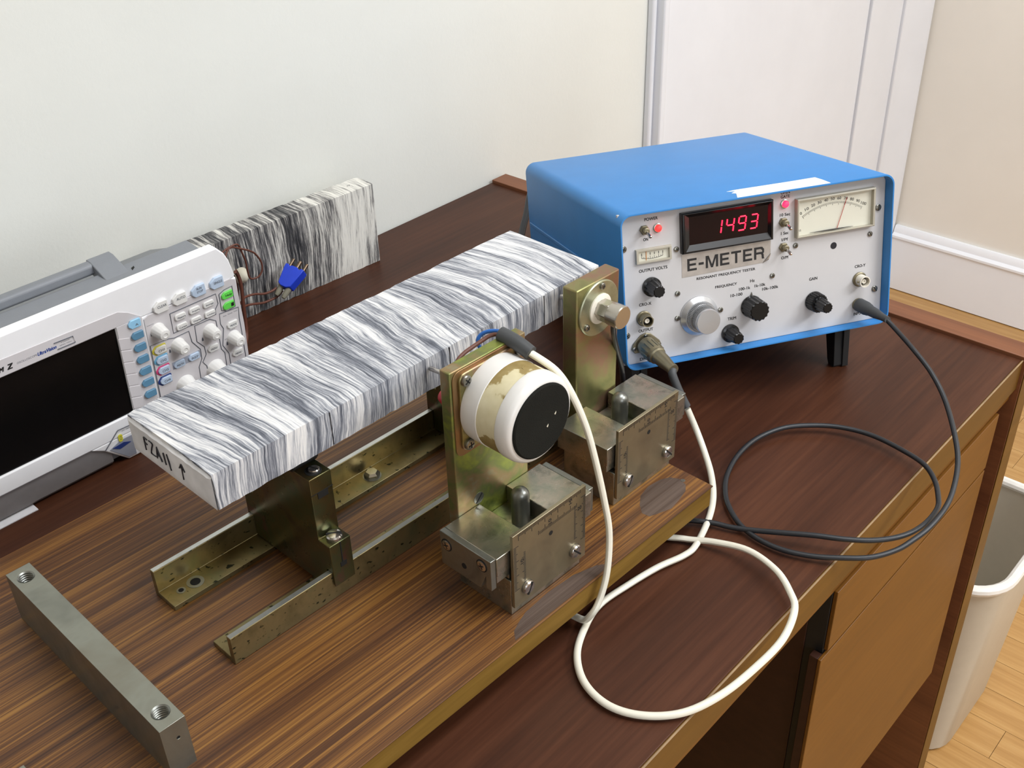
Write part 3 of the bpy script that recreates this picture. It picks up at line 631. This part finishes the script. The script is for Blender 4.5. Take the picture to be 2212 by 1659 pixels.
et('POWER', 35, 140.4, 13); et('ON', 29, 121.9, 4.6); et('OUTPUT VOLTS', 35.3, 92.6, 28.2); et('CRO-X', 26, 60, 12.2); et('OUTPUT', 25.6, 34.3, 14.6); et('DRIVE', 25, 5.8, 13)
et('RESONANT FREQUENCY TESTER', 109.4, 75.6, 61, 2.8); et('FREQUENCY', 109.3, 64.1, 22.6); et('Hz', 137, 64.4, 4.6); et('10-100', 120.1, 53, 12.4); et('100-1k', 128.7, 58, 11.6); et('1k-10k', 145, 58.6, 11.2); et('10k-100k', 156, 54, 17)
et('TRIM', 115, 30, 9); et('GAIN', 202.5, 55.4, 8.8); et('INPUT', 254, 10.6, 10.4); et('CRO-Y', 254.2, 60, 11.8)
et('OPEN', 171.2, 145.2, 9.4); et('GATE', 171.2, 141.2, 9.4); et('10 Sec', 171.2, 124, 10.8); et('1 Sec', 171, 106, 7.8); et('I/Pf', 171.2, 99.7, 6.6); et('O/Pf', 171.4, 81.8, 7.7)
fo = MB().prism([(64, 79.3), (64.2, 101.5), (156.2, 101.5), (156, 88), (153, 82.4), (148, 80.6), (110, 80)], 'y', PY-.25, PY-.02).build('foil_label', 'foil', em, 0, False); note(fo, 'silver foil label under the display')
cu = MB().tube([(148, PY-.6, 80.8), (152.6, PY-1.6, 84), (156, PY-.6, 88.4)], [.3, 1.1, .3], 8).build('curled_corner', 'chrome', fo)
def block_letters(par, x, z0, H, W, gap, y):
    t = H*.2
    for ch in 'E-METER':
        mb = MB(); A = lambda pts: mb.prism([(x+px, z0+pz) for px, pz in pts], 'y', y-.04, y)
        w = W
        if ch == 'E': A([(0, 0), (w, 0), (w, t*.9), (t, t*.9), (t, H*.41), (w*.92, H*.41), (w*.92, H*.41+t*.9), (t, H*.41+t*.9), (t, H-t*.9), (w, H-t*.9), (w, H), (0, H)])
        elif ch == '-': w = W*.55; A([(0, H*.36), (w, H*.36), (w, H*.36+t), (0, H*.36+t)])
        elif ch == 'M': w = W*1.34; A([(0, 0), (t, 0), (t, H*.74), (w*.5-t*.42, 0), (w*.5+t*.42, 0), (w-t, H*.74), (w-t, 0), (w, 0), (w, H), (w-t*1.35, H), (w*.5, H*.28), (t*1.35, H), (0, H)])
        elif ch == 'T': w = W*1.08; A([(w*.5-t*.5, 0), (w*.5+t*.5, 0), (w*.5+t*.5, H-t*.9), (w, H-t*.9), (w, H), (0, H), (0, H-t*.9), (w*.5-t*.5, H-t*.9)])
        else:
            w = W*1.1
            A([(0, 0), (t, 0), (t, H), (0, H)]); A([(t, H-t*.9), (w*.66, H-t*.9), (w*.8, H-t*1.5), (w, H-t*1.1), (w*.82, H-t*.1), (w*.66, H), (t, H)])
            A([(w*.8, H-t*1.5), (w*.8, H*.57), (w, H*.52), (w, H-t*1.1)]); A([(t, H*.4), (w*.7, H*.4), (w*.92, H*.44), (w, H*.52), (w*.8, H*.57), (w*.72, H*.4+t*.9), (t, H*.4+t*.9)])
            A([(w*.78, 0), (w*1.04, 0), (w*.98, H*.1), (w*.96, H*.34), (w*.9, H*.44), (w*.66, H*.4), (w*.74, H*.32)])
        mb.build('label_letter', 'ink', par, 0, False); x += w+gap
block_letters(fo, 69.6, 84.7, 11.9, 9.6, 1.95, PY-.28)
# display
dm = MB(); fo_, fi = (63, 156.5, 103, 141.5), (71.5, 149.5, 110.5, 135)
def rect(b, d): x0, x1, z0, z1 = b; return [(x0, d, z0), (x1, d, z0), (x1, d, z1), (x0, d, z1)]
loft([rect(fo_, PY), rect(fo_, PY-4.5), rect((64.2, 155.3, 104.2, 140.6), PY-5.6), rect((66, 154, 105, 140), PY-5.6), rect((71.5, 152, 110, 136.6), PY-2)], False, False).build('display_bezel', 'black_plastic', em, .3)
MB().box(70, 153, PY-2.0, PY-.4, 109, 137.5).build('display_window', 'display_glass', em)
SEG = {'a': ((.12, 1), (.88, 1)), 'b': ((1, .95), (1, .55)), 'c': ((1, .45), (1, .05)), 'd': ((.12, 0), (.88, 0)), 'e': ((0, .45), (0, .05)), 'f': ((0, .95), (0, .55)), 'g': ((.12, .5), (.88, .5))}
for ch, xr in (('bc', 104.2), ('fgbc', 116.6), ('abcdfg', 128.8), ('abcdg', 141)):
    mb = MB(); W, H = 7.2, 13
    for q in ch:
        (a, b), (c, d) = SEG[q]; P = lambda a, b: (xr-W+a*W+(b-.5)*1.9, PY-2.2, 116.6+b*H)
        mb.tube([P(a, b), P(c, d)], .62, 6)
    dg = mb.build('digit', 'led_digit', em, 0, False)
for a, z, m in ((41, 131, 'led_red'), (170.5, 134.4, 'led_pink')):
    MB().lathe([(4.3, 0), (4.3, .8), (3.6, 1.2)], (a, PY, z), (0, -1, 0), 24).build('lamp_ring', 'nickel', em)
    MB().lathe([(3.3, 0), (3.3, 2), (2.6, 3.2), (1.2, 3.9), (.2, 4)], (a, PY-.8, z), (0, -1, 0), 24).build('indicator_lamp', m, em)
for a, z in ((27.6, 131.2), (169, 117), (169.3, 92.6)):
    MB().lathe([(4.6, 0), (4.6, 2.6), (4, 3)], (a, PY, z), (0, -1, 0), 6).build('switch_nut', 'connector_metal', em)
    MB().lathe([(3, 0), (3, 4.6), (2.4, 5)], (a, PY-2.4, z), (0, -1, 0), 18).build('switch_bush', 'connector_metal', em)
    ax = Vector((0, -1, -.34)).normalized()
    MB().lathe([(1.1, 0), (1.25, 4), (1.7, 9.6), (1.5, 10.8), (.8, 11.5)], (a, PY-5, z), ax, 14).build('switch_lever', 'chrome', em)
for a, z in ((6.6, 116), (6.2, 32), (59, 108), (59, 64.8), (58, 40.3), (103, 41), (158, 66), (182.6, 92), (263.7, 91), (271.6, 116), (271.3, 33.6)):
    screw_head(em, (a, PY, z), (0, -1, 0), 2.6 if 50 < a < 268 else 3.2, 1.6, 'screw_steel', 'cross' if a < 200 else 'slot', random.random()*3)
MB().lathe([(3.4, 0), (3.4, .12)], (224, PY-.02, 85.3), (0, -1, 0), 20).build('blank_hole', 'hole_dark', em)
# small edge meter
loft([rect((17.8, 53.6, 99.8, 113.8), PY), rect((18.2, 53.2, 100.2, 113.4), PY-3), rect((20.5, 51, 102, 111.6), PY-3), rect((20.5, 51, 102, 111.6), PY-.6)], False, False).build('edge_meter_frame', 'meter_frame', em, .2)
MB().box(20, 51.4, PY-.7, PY-.3, 101.6, 112).build('edge_meter_face', 'meter_face', em)
mb = MB()
for i in range(11):
    x = 24+i*2.1; mb.box(x, x+.3, PY-.8, PY-.7, 103.4+.012*(x-35)**2, 103.4+.012*(x-35)**2+(2.6 if i % 2 == 0 else 1.4))
    if i % 2 == 0 and i != 2: mb.box(x-.1, x+.5, PY-.8, PY-.7, 107, 109.4)
mb.tube(smooth_path([(24, PY-.75, 104.9), (30, PY-.75, 103.7), (35, PY-.75, 103.4), (40, PY-.75, 103.7), (45, PY-.75, 104.7)], 4), .22, 5)
mb.build('edge_meter_scale', 'ink', em, 0, False)
MB().box(28.2, 28.8, PY-1.1, PY-.9, 102.4, 111).build('edge_meter_needle', 'needle_orange', em, 0, False)
MB().box(20.4, 51, PY-2.3, PY-2.1, 102, 111.6).build('edge_meter_window', 'clear_plastic', em, 0, False)
# panel meter
mf = (181.2, 265.5, 99.7, 137.6)
loft([rect(mf, PY), rect(mf, PY-5), rect((182, 264.7, 100.5, 136.8), PY-5.6), rect((183, 263, 101.2, 135.8), PY-5.6), rect((183, 263, 101.2, 135.8), PY-1)], False, False).build('meter_frame', 'meter_frame', em, .2)
MB().box(182.5, 263.5, PY-1.1, PY-.5, 100.8, 136.2).build('meter_dial', 'meter_face', em)
mb = MB(); cxm, czm, Rm = 221, 66.5, 62.6
for i in range(51):
    q = math.radians(-31+62*i/50); L = 3.2 if i % 5 == 0 else 1.9
    a = Vector((cxm+Rm*math.sin(q), PY-1.2, czm+Rm*math.cos(q))); b = Vector((cxm+(Rm-L)*math.sin(q), PY-1.2, czm+(Rm-L)*math.cos(q))); mb.tube([a, b], .17, 4)
mb.build('meter_scale', 'ink', em, 0, False)
for k in range(11):
    q = math.radians(-31+6.2*k); text(em, str(10*k), cxm+(Rm+2.9)*math.sin(q), czm+(Rm+2.9)*math.cos(q)+.2, 1.9 if k == 0 else (6 if k == 10 else 4.1), 2.7, 'ink', PY-1.16, -q*.7, 'meter_number', heavy=.12)
text(em, 'RS', 186.2, 106.4, 3, 2, 'ink', PY-1.16, name='meter_mark')
MB().tube([(225.6, PY-2.2, 102.2), (235.8, PY-2.2, 131.6)], .28, 6).build('meter_needle', 'needle_red', em)
MB().tube([(196.5, PY-2, 102.6), (212, PY-2.2, 102.5), (220, PY-2.4, 102.4), (228, PY-2.2, 102.4), (243.6, PY-2, 102.2)], [.12, .55, .7, .55, .12], 6).build('zero_adjuster', 'ink', em)
MB().box(183, 263, PY-4.8, PY-4.6, 101.2, 135.8).build('meter_window', 'clear_plastic', em, 0, False)
def knob(a, z, prof, fl=12, name='knob', ff=2): return MB().lathe(prof, (a, PY-.3, z), (0, -1, 0), 72, fl, .1, ff).build(name, 'black_plastic', em)
knob(32.8, 76.2, [(9.2, 0), (9.2, 2.6), (7.8, 3.2), (7.4, 4), (5.9, 18.4), (5.2, 19)], 10)
knob(112.6, 15.6, [(9, 0), (9, 2.6), (7.6, 3.2), (7.2, 4), (5.7, 18.4), (5, 19)], 10)
knob(135.4, 39, [(10.8, 0), (11, 1), (10.9, 2), (10.2, 17.4), (9.4, 18.2)], 14)
knob(203.6, 32.6, [(9.6, 0), (9.8, .8), (9.9, 1.4), (9.7, 10), (9, 11)], 26)
MB().lathe([(7, 0), (7, .6), (6.9, 1), (5.4, 14.4), (4.8, 15)], (203.6, PY-11.2, 32.6), (0, -1, 0), 72, 12, .12, 1).build('knob', 'black_plastic', em)
MB().prism([(134.6, 50.2), (136.8, 50.2), (135.9, 53.2)], 'y', PY-1, PY-.1).build('pointer', 'screw_steel', em, 0, False)
MB().lathe([(19.4, 0), (19.6, .8), (19.4, 1.6), (15.6, 5.2)], (80.2, PY-.2, 39.2), (0, -1, 0), 64).build('dial_skirt', 'alu_dial', em)
MB().lathe([(14.4, 0), (14.6, .5), (14.6, 5.2), (14, 5.8)], (80.2, PY-5, 39.2), (0, -1, 0), 180, 60, .05, 0).build('dial_ring', 'alu_knurl', em)
MB().lathe([(12.2, 0), (12.4, .5), (12.4, 9)], (80.2, PY-10.6, 39.2), (0, -1, 0), 180, 60, .05, 0).build('dial_grip', 'alu_knurl', em)
MB().lathe([(12.3, 0), (12.3, 1.8), (11.8, 2.6), (.3, 2.9)], (80.2, PY-19.4, 39.2), (0, -1, 0), 64).build('dial_cap', 'alu_dial', em)
for a, z in ((23.8, 46.4), (253.6, 46.4)):
    MB().lathe([(7.4, 0), (7.4, 1.6), (6.6, 2.2)], (a, PY, z), (0, -1, 0), 28).build('socket_nut', 'connector_metal', em)
    mb = MB(); prof = [(5.6, 0), (5.6, 9), (4.7, 9), (4.7, 2)]; mb.lathe(prof, (a, PY-2, z), (0, -1, 0), 28); sk = mb.build('bnc_socket', 'white_nylon' if a > 200 else 'connector_metal', em)
    MB().cyl((a, PY-4.1, z), (0, -1, 0), 4.6, .2, 20).build('socket_floor', 'dark_slot', sk)
    MB().lathe([(2.3, 0), (2.3, 4.6), (1.2, 4.6), (1.2, 3.6)], (a, PY-4.2, z), (0, -1, 0), 16).build('socket_core', 'white_nylon', sk)
    for sg in (-1, 1): MB().cyl((a+sg*5.4, PY-7.6, z), (sg, 0, 0), 1, 1.4, 10).build('bayonet_lug', 'connector_metal', sk)
fl_ = MB().prism([(9.5, 17.6), (13, 13), (36, 13.4), (40.6, 18), (38.5, 22.5), (30, 30.6), (25, 32), (20, 30.6), (11.5, 22.6)], 'y', PY-1.8, PY-.1).build('drive_socket', 'connector_metal', em, .6)
for a, z in ((12.6, 18), (37.4, 18.2), (25, 29.4)): screw_head(fl_, (a, PY-1.8, z), (0, -1, 0), 2, 1.2, 'screw_steel', 'cross', a)
MB().cyl((253, PY, 20.5), (0, -1, 0), 6.2, 3, 24).build('input_socket', 'connector_metal', em)
tp = MB().prism([(116, .8), (212, .6), (213, 16), (212.6, 29.6), (185, 28.6), (128, 29), (118.4, 27.2), (126, 24), (119.4, 19), (122.6, 16)], 'z', EHT, EHT+.25).build('masking_tape', 'tape_white', em, 0, False); note(tp, 'white strip of tape on the top cover')
# tilted feet
for a in (20, 246):
    MB().prism([(30, .2), (66, .2), (64, -5), (34, -5)], 'x', a-3, a+20).build('foot_socket', 'black_matt', em, .4)
    MB().prism([(40, -4), (60, -4), (54, -51), (52, -55.5), (43, -57.2), (41, -55)], 'x', a, a+16).prism([(36.5, -4), (41, -4), (41.6, -56.4), (39.6, -56.8)], 'x', a+9, a+16).build('tilting_foot', 'black_matt', em, .6)
for a in (20, 246): MB().lathe([(8, 0), (7, 11.6)], (a+8, 268, .2), (0, 0, -1), 20).build('rear_foot', 'black_rubber', em)
# ------------------------------------------------------------------ oscilloscope
SX = Vector((.99984714, -.017484, 0)); SQ = Vector((-.00105181, -.06014907, .99818885)); SN = Vector((-.01745233, -.99803627, -.06015826))
MO = Matrix((SX, -SN, SQ)).transposed().to_4x4(); MO.translation = Vector((-.5616, .5734, .0291))
sc = thing('oscilloscope', 'white and grey digital oscilloscope with a dark screen by the wall', 'oscilloscope', MO)
WL = -312
MB().prism([(3, 148.6), (33, 149.6), (46, 138), (104, 112), (122, 90), (122, -18), (112, -27.5), (30, -27.5), (4, -24)], 'x', WL+2, -27).prism([(4, 130), (40, 128), (60, 112), (60, -24), (8, -24)], 'x', -28, -5).build('body', 'scope_body', sc, 1.2)
MB().prism([(2.2, 1), (2.2, -24), (5, -28), (30, -28), (30, 1)], 'x', WL+3, -158).build('lower_front', 'scope_under', sc, .8)
ring = lambda pts, y: [(x, y, z) for x, z in pts]
topw = [(WL, 112), (-3, 112), (-1.2, 114), (-5.4, 132), (-9.6, 141), (-17, 149.6), (WL, 149.6)]
fb = MB().prism(topw, 'y', 0, 12)
fb.box(WL, -296, 0, 12, 0, 112).box(-296, -129, 0, 12, 0, 19)
fb.prism([(-129.2, 112), (-129.2, 0), (-178, 0), (-166, -7), (-144, -28.6), (-4, -28.6), (1.4, 20), (-.6, 112)], 'y', 0, 12)
fb.build('front_bezel', 'scope_white', sc, 1.4, True, seg=3)
MB().prism([(WL+6, 113), (-103, 113.4), (-115, 122.8), (-124.5, 127.4), (WL+6, 130)], 'y', -.5, .4).box(-128.6, -103, -.5, .4, 0, 113).build('screen_surround', 'scope_panel', sc, .3)
MB().prism([(-101.8, -20), (-101.8, 109.5), (-97, 112), (-8, 113.2), (-2, 110.5), (1, 60), (.8, -20)], 'y', -.9, .4).build('control_panel', 'scope_panel', sc, .4)
MB().box(-296.5, -128.8, 2.2, 4, 18.5, 112.4).build('screen', 'scope_screen', sc)
for k in range(7):
    z = 101.4-k*13.1
    MB().prism([(-129.4, z-13+.8), (-119.6, z-16.2+.8), (-118.6, z-3.8), (-129.4, z-.2)], 'y', -1, -.3).build('menu_tab', 'scope_panel', sc, .25)
def pill(p, q, w, h, d, mat, name='key', kind=0, y0=-.8, par=None):
    x0, x1, z0, z1 = p-w/2, p+w/2, q-h/2, q+h/2; c = h*.34
    if kind == 0: pts = rounded(x0, x1, z0, z1, h*.36, 3)
    elif kind == 1: pts = [(x0+c, z0), (x1-.6, z0), (x1, z0+.6), (x1, z1-c*.3), (x1-c*.3, z1), (x0+c, z1), (x0, z1-c), (x0, z0+c)]
    else: pts = [(x0, z0+c*.8), (x0+c*.8, z0), (x1-.8, z0), (x1, z0+.8), (x1-.8, z1), (x0+c*1.3, z1), (x0, z1-c)]
    return MB().prism(pts, 'y', y0-d, y0+.3).build(name, mat, par or sc, .6)
def kt(par, s, p, q, w, h, y, mat='key_text'): return text(par, s, p, q, w, h, mat, y, name='key_text', heavy=.1)
k0 = pill(-111.8, 110, 12.4, 8.6, 1.6, 'key_sky', kind=1); kt(k0, 'A', -110, 109, 3, 2.2, -2.5)
for k in range(6): pill(-111.2+k*.16, 97.4-13.1*k, 12, 7.4, 2, 'key_blue', kind=1)
for s, p, mat in (('CLEAR', -83.6, 'key_white'), ('AUTO', -63.7, 'key_white'), ('RUN\nSTOP', -43.2, 'key_ice'), ('SINGLE', -23, 'key_ice')):
    k = pill(p, 115.6, 15, 11.6, 2.6, mat, kind=2, y0=-.2); kt(k, s, p+.8, 116.4, 9.2 if '\n' not in s else 6.4, 2.6 if '\n' not in s else 5.6, -2.9)
for i, row in enumerate((('Measure', 'Acquire', 'Storage'), ('Cursor', 'Display', 'Utility'))):
    for j, s in enumerate(row):
        p = -66.2+15.5*j; q = 97.6-10.8*i; k = pill(p, q, 11.8, 6.4, 1.8, 'key_white'); kt(k, s, p+.8, q-.6, 8.4, 2.1, -2.7)
k = pill(-13.8, 98.4, 13, 7.6, 1.8, 'key_green', kind=2); kt(k, 'Help', -12.6, 98, 7, 3, -2.7, 'ink')
k = pill(-13.6, 86.8, 13, 7.4, 1.8, 'key_green', kind=2); MB().box(-11.6, -8.4, -2.7, -2.6, 84.8, 88.6).build('printer_mark', 'ink', k, 0, False)
def sknob(p, q, r, h, name='knob'):
    return MB().lathe([(r*1.06, 0), (r, 1.5), (r*.82, h-2), (r*.7, h-.6), (r*.34, h), (r*.28, h-.5), (.2, h-.6)], (p, -.8, q), (0, -1, 0), 40, 14, .05, 1).build(name, 'key_white', sc)
for p, q in ((-90.4, 93), (-73.4, 68.6), (-38, 68.4), (-13.4, 49.4)): sknob(p, q, 7.2, 13)
for p, q in ((-73, 23), (-38.6, 24.5)): sknob(p, q, 9.6, 14)
for s, q, m in (('CH1', 72.6, 'ring_yellow'), ('CH2', 61.4, 'ring_blue'), ('CH3', 50, 'ring_pink'), ('CH4', 38.4, 'ring_navy')):
    pill(-93, q, 14.8, 10.2, .5, m, 'key_ring', 1); k = pill(-92.4, q, 12, 7.4, 2, 'key_ice' if s != 'CH1' else 'key_white', kind=1); kt(k, s, -91.6, q-.4, 6.2, 2.6, -2.9, 'outline_grey')
MB().prism([(-83, 44.6), (-52, 45.2), (-52, 53), (-83, 52.6)], 'y', -1, -.7).build('key_band', 'band_grey', sc, 0, False)
for s, p, q, m in (('MATH', -76, 48.6, 'key_ice'), ('REF', -59.6, 49, 'key_ice'), ('MENU', -37.8, 48.6, 'key_white'), ('MODE', -13, 64.6, 'key_white'), ('MENU', -11.8, 31.2, 'key_white')):
    k = pill(p, q, 11.8, 7, 1.9, m, kind=1); kt(k, s, p+.6, q-.4, 7.4, 2.3, -2.8)
def outline(pts, name='panel_outline'): MB().tube([(x, -1, z) for x, z in pts], .42, 6, True).build(name, 'outline_grey', sc)
outline([(-75.8, 104.2), (-25.6, 104.2), (-24.6, 93), (-28.6, 88), (-28.4, 82.8), (-75.6, 82.8), (-75.8, 104.2)])
outline([(-22.2, 102), (-16, 104.4), (-7, 105.2), (-6.4, 82), (-16, 80.8), (-22, 84), (-22.2, 102)])
outline([(-101, 19), (-101, 80.6), (-81.4, 79.4), (-76, 77.6), (-60, 78), (-58.6, 65.2), (-51.2, 53.4), (-51.4, 42.4), (-55.8, 34.8), (-56.2, 10)])
outline([(-47, 10), (-47.4, 32), (-51, 38), (-46, 45), (-46.6, 54), (-53.4, 63), (-53, 80.6), (-36, 80.4), (-29.8, 76), (-28.8, 43), (-25.6, 37), (-25.9, 10)])
outline([(-21, 10), (-21.2, 34), (-26.6, 46), (-23, 64), (-25.4, 70), (-25, 81.4), (-3.2, 79.8), (-4, 68), (-3.4, 52), (-2.8, 10)])
for s, p, q, w in (('Auto', -19.5, 76.8, 3.8), ('Normal', -13.4, 76.8, 5), ('Single', -7, 76.8, 4.4), ('FORCE', -13.6, 58.4, 6), ('LEVEL', -21.6, 51, 4), ('SCALE', -83, 70, 4), ('Intensity', -96.6, 101.4, 7)):
    text(sc, s, p, q, w, 1.3, 'outline_grey', -.96, name='panel_print')
for p, q in ((-97.4, 92), (-82.6, 66.5), (-47, 63), (-21.4, 46)):
    MB().prism([(p-1, q-2.2), (p+1, q-2.2), (p+.8, q+.4), (p, q+2), (p-.8, q+.4)], 'y', -1, -.85).build('panel_mark', 'outline_grey', sc, 0, False)
text(sc, 'OSCILLOSCOPE', -211, 119.6, 18, 1.9, 'key_text', -.56, name='panel_print')
text(sc, 'UltraVision', -193, 119.6, 17, 3.2, 'logo_blue', -.56, name='logo_print', heavy=.35, slant=.3)
text(sc, 'Z', -226, 119.6, 5.2, 4.6, 'ink', -.56, name='logo_print', heavy=.9, slant=.3); text(sc, 'M', -233.6, 119.6, 4.6, 4, 'ink', -.56, name='logo_print', heavy=.8, slant=.3)
text(sc, '4 Channel', -176, 121.4, 8, 1.2, 'key_text', -.56, name='panel_print'); text(sc, '50MHz 1GSa/s', -176, 118.9, 11, 1.2, 'key_text', -.56, name='panel_print')
outline([(-186, 123.6), (-168.6, 123), (-167.6, 116.4), (-184, 116.6)], 'logo_frame')
# probe compensation corner
outline([(-165.2, -6), (-149.4, 9.2), (-132, 8.4)], 'corner_outline')
MB().prism([(-161, -8.4), (-149, -3), (-136, -3), (-136, -26), (-144, -26)], 'y', -.6, .2).build('corner_recess', 'band_grey', sc, .3)
MB().prism([(-158, -7.6), (-146, -6.4), (-139, -9.6), (-151, -12)], 'y', -1, -.5).build('usb_slot', 'ring_navy', sc, 0, False)
MB().prism(rounded(-150.4, -146.2, -4.4, 3.6, 1.8), 'y', -1, -.5).build('probe_tag', 'tag_yellow', sc, 0, False)
text(sc, 'CI', -148.3, -.3, 1.8, 4.6, 'outline_grey', -1.06, name='probe_print')
text(sc, 'AC 100V', -141, 5.6, 9, 1.3, 'outline_grey', -.1, name='panel_print')
# carrying handle folded on the top
for x0 in (-119, -262): MB().prism([(18, 148.6), (43, 157.6), (51, 157.6), (51, 147), (40, 143), (18, 144)], 'x', x0, x0+23).build('handle_arm', 'scope_body', sc, .8)
MB().box(-262, -96, 40, 51, 146, 157).build('handle_bar', 'scope_body', sc, 3, seg=3)
MB().prism([(-93, 19), (-89, 22), (-88, 25), (-92, 23)], 'z', 148, 149.4).build('hinge_notch', 'dark_slot', sc, 0, False)
# ------------------------------------------------------------------ sheet of paper under the scope
pp = MB().box(-115, 2, 0, 150, 0, .9).build('paper_sheet', 'paper', None, 0, False)
pp.matrix_world = Matrix.Translation((-.803, .5745, .0002)) @ Matrix.Rotation(-.02, 4, 'Z'); tag(pp, 'white sheet of paper sticking out under the oscilloscope', 'paper')
# ------------------------------------------------------------------ thermocouple leads by the standing slab
T0 = Vector((-460, 690, 0))
tc = thing('thermocouple_lead', 'brown thermocouple wires ending in a blue three pin plug', 'plug', loc=T0*.001)
wt([Vector(p) for p in [(-497, 672, 46), (-487, 680, 45.6), (-480, 683, 44.4), (-469, 684, 42), (-457, 684, 37.4), (-446, 684, 36.4), (-440, 684, 38)]], 1.35, 'wire', 'wire_brown', tc, T0)
wt([Vector(p) for p in [(-498, 672, 36), (-488, 680, 35.6), (-477, 683, 32.6), (-461, 684, 27.4), (-450, 684, 26.4), (-440, 684, 27), (-432, 684, 31)]], 1.35, 'wire', 'wire_brown', tc, T0)
MP = Matrix.Translation((-421, 679, 45)) @ Matrix.Rotation(math.radians(8), 4, 'Z') @ Matrix.Rotation(math.radians(-34), 4, 'Y') @ Matrix.Rotation(math.radians(12), 4, 'X')
MPl = Matrix.Translation(-T0) @ MP @ Matrix.Scale(1.25, 4)
pb = MB().prism([(-10, -6.6), (-12, -3), (-12, 3), (-10, 6.6), (6, 9.6), (9.6, 9.6), (9.6, 6.6), (7.4, 5.4), (9.6, 3), (9.6, -3), (7.4, -5.4), (9.6, -6.6), (9.6, -9.6), (6, -9.6)], 'z', -5, 5).xform(MPl).build('plug_body', 'plug_blue', tc, .7)
for y in (-7.4, 0, 7.4): MB().cyl((8, y, 0), (1, 0, 0), 1.5 if y else 1.9, 9.5, 12, .4).xform(MPl).build('pin', 'pin_metal', pb)
for y in (-3.2, 3.2): MB().lathe([(1.7, 0), (2.6, 3), (2.8, 10)], (-21, y*1.2, 0), (1, 0, 0), 16).xform(MPl).build('strain_relief', 'wire_sleeve', pb)
T1 = Vector((-470, 695, 0))
tl = thing('probe_wire', 'thin brown wire loop pressed into the pale putty on the standing slab', 'wire', loc=T1*.001)
wt([Vector(p) for p in [(-505, 686, 100), (-497, 689, 103), (-487, 690, 105), (-478, 690, 105), (-474, 691, 101), (-471, 692, 91), (-468, 693, 80), (-467, 694, 68), (-465, 694, 57), (-457, 693, 55), (-452, 692, 58), (-449, 692, 63), (-449, 692, 72), (-455, 691, 84), (-462, 690, 91), (-473, 690, 98), (-485, 690, 104), (-493, 688, 101), (-500, 684, 92)]], 1.1, 'wire', 'wire_brown', tl, T1)
pt = MB().lathe([(9.5, 0), (9.2, 2.5), (7.6, 6), (4.4, 8.6), (1, 9.6)], (0, 0, 0), (.12, -1, .1), 28).build('putty_dab', 'putty', None)
pt.location = (-.466, .7112, .0555); pt.rotation_euler = (0, 0, -.0586); tag(pt, 'small pale putty dab stuck on the standing marble slab', 'putty')
T2 = Vector((-495, 670, 0))
bw = thing('brown_cable', 'brown cable bundle hanging beside the right side of the oscilloscope', 'cable', loc=T2*.001)
for dx, dy, r in ((0, 0, 1.7), (3.2, 2.5, 1), (-2, 4, 1)):
    wt([Vector((x+dx, y+dy, z)) for x, y, z in [(-504, 660, 92), (-497, 668, 82), (-494, 670, 70), (-494, 671, 54), (-495, 671, 38), (-496, 671, 22), (-499, 668, 10), (-508, 660, 3.4), (-530, 652, 3.2)]], r, 'wire', 'wire_brown', bw, T2)
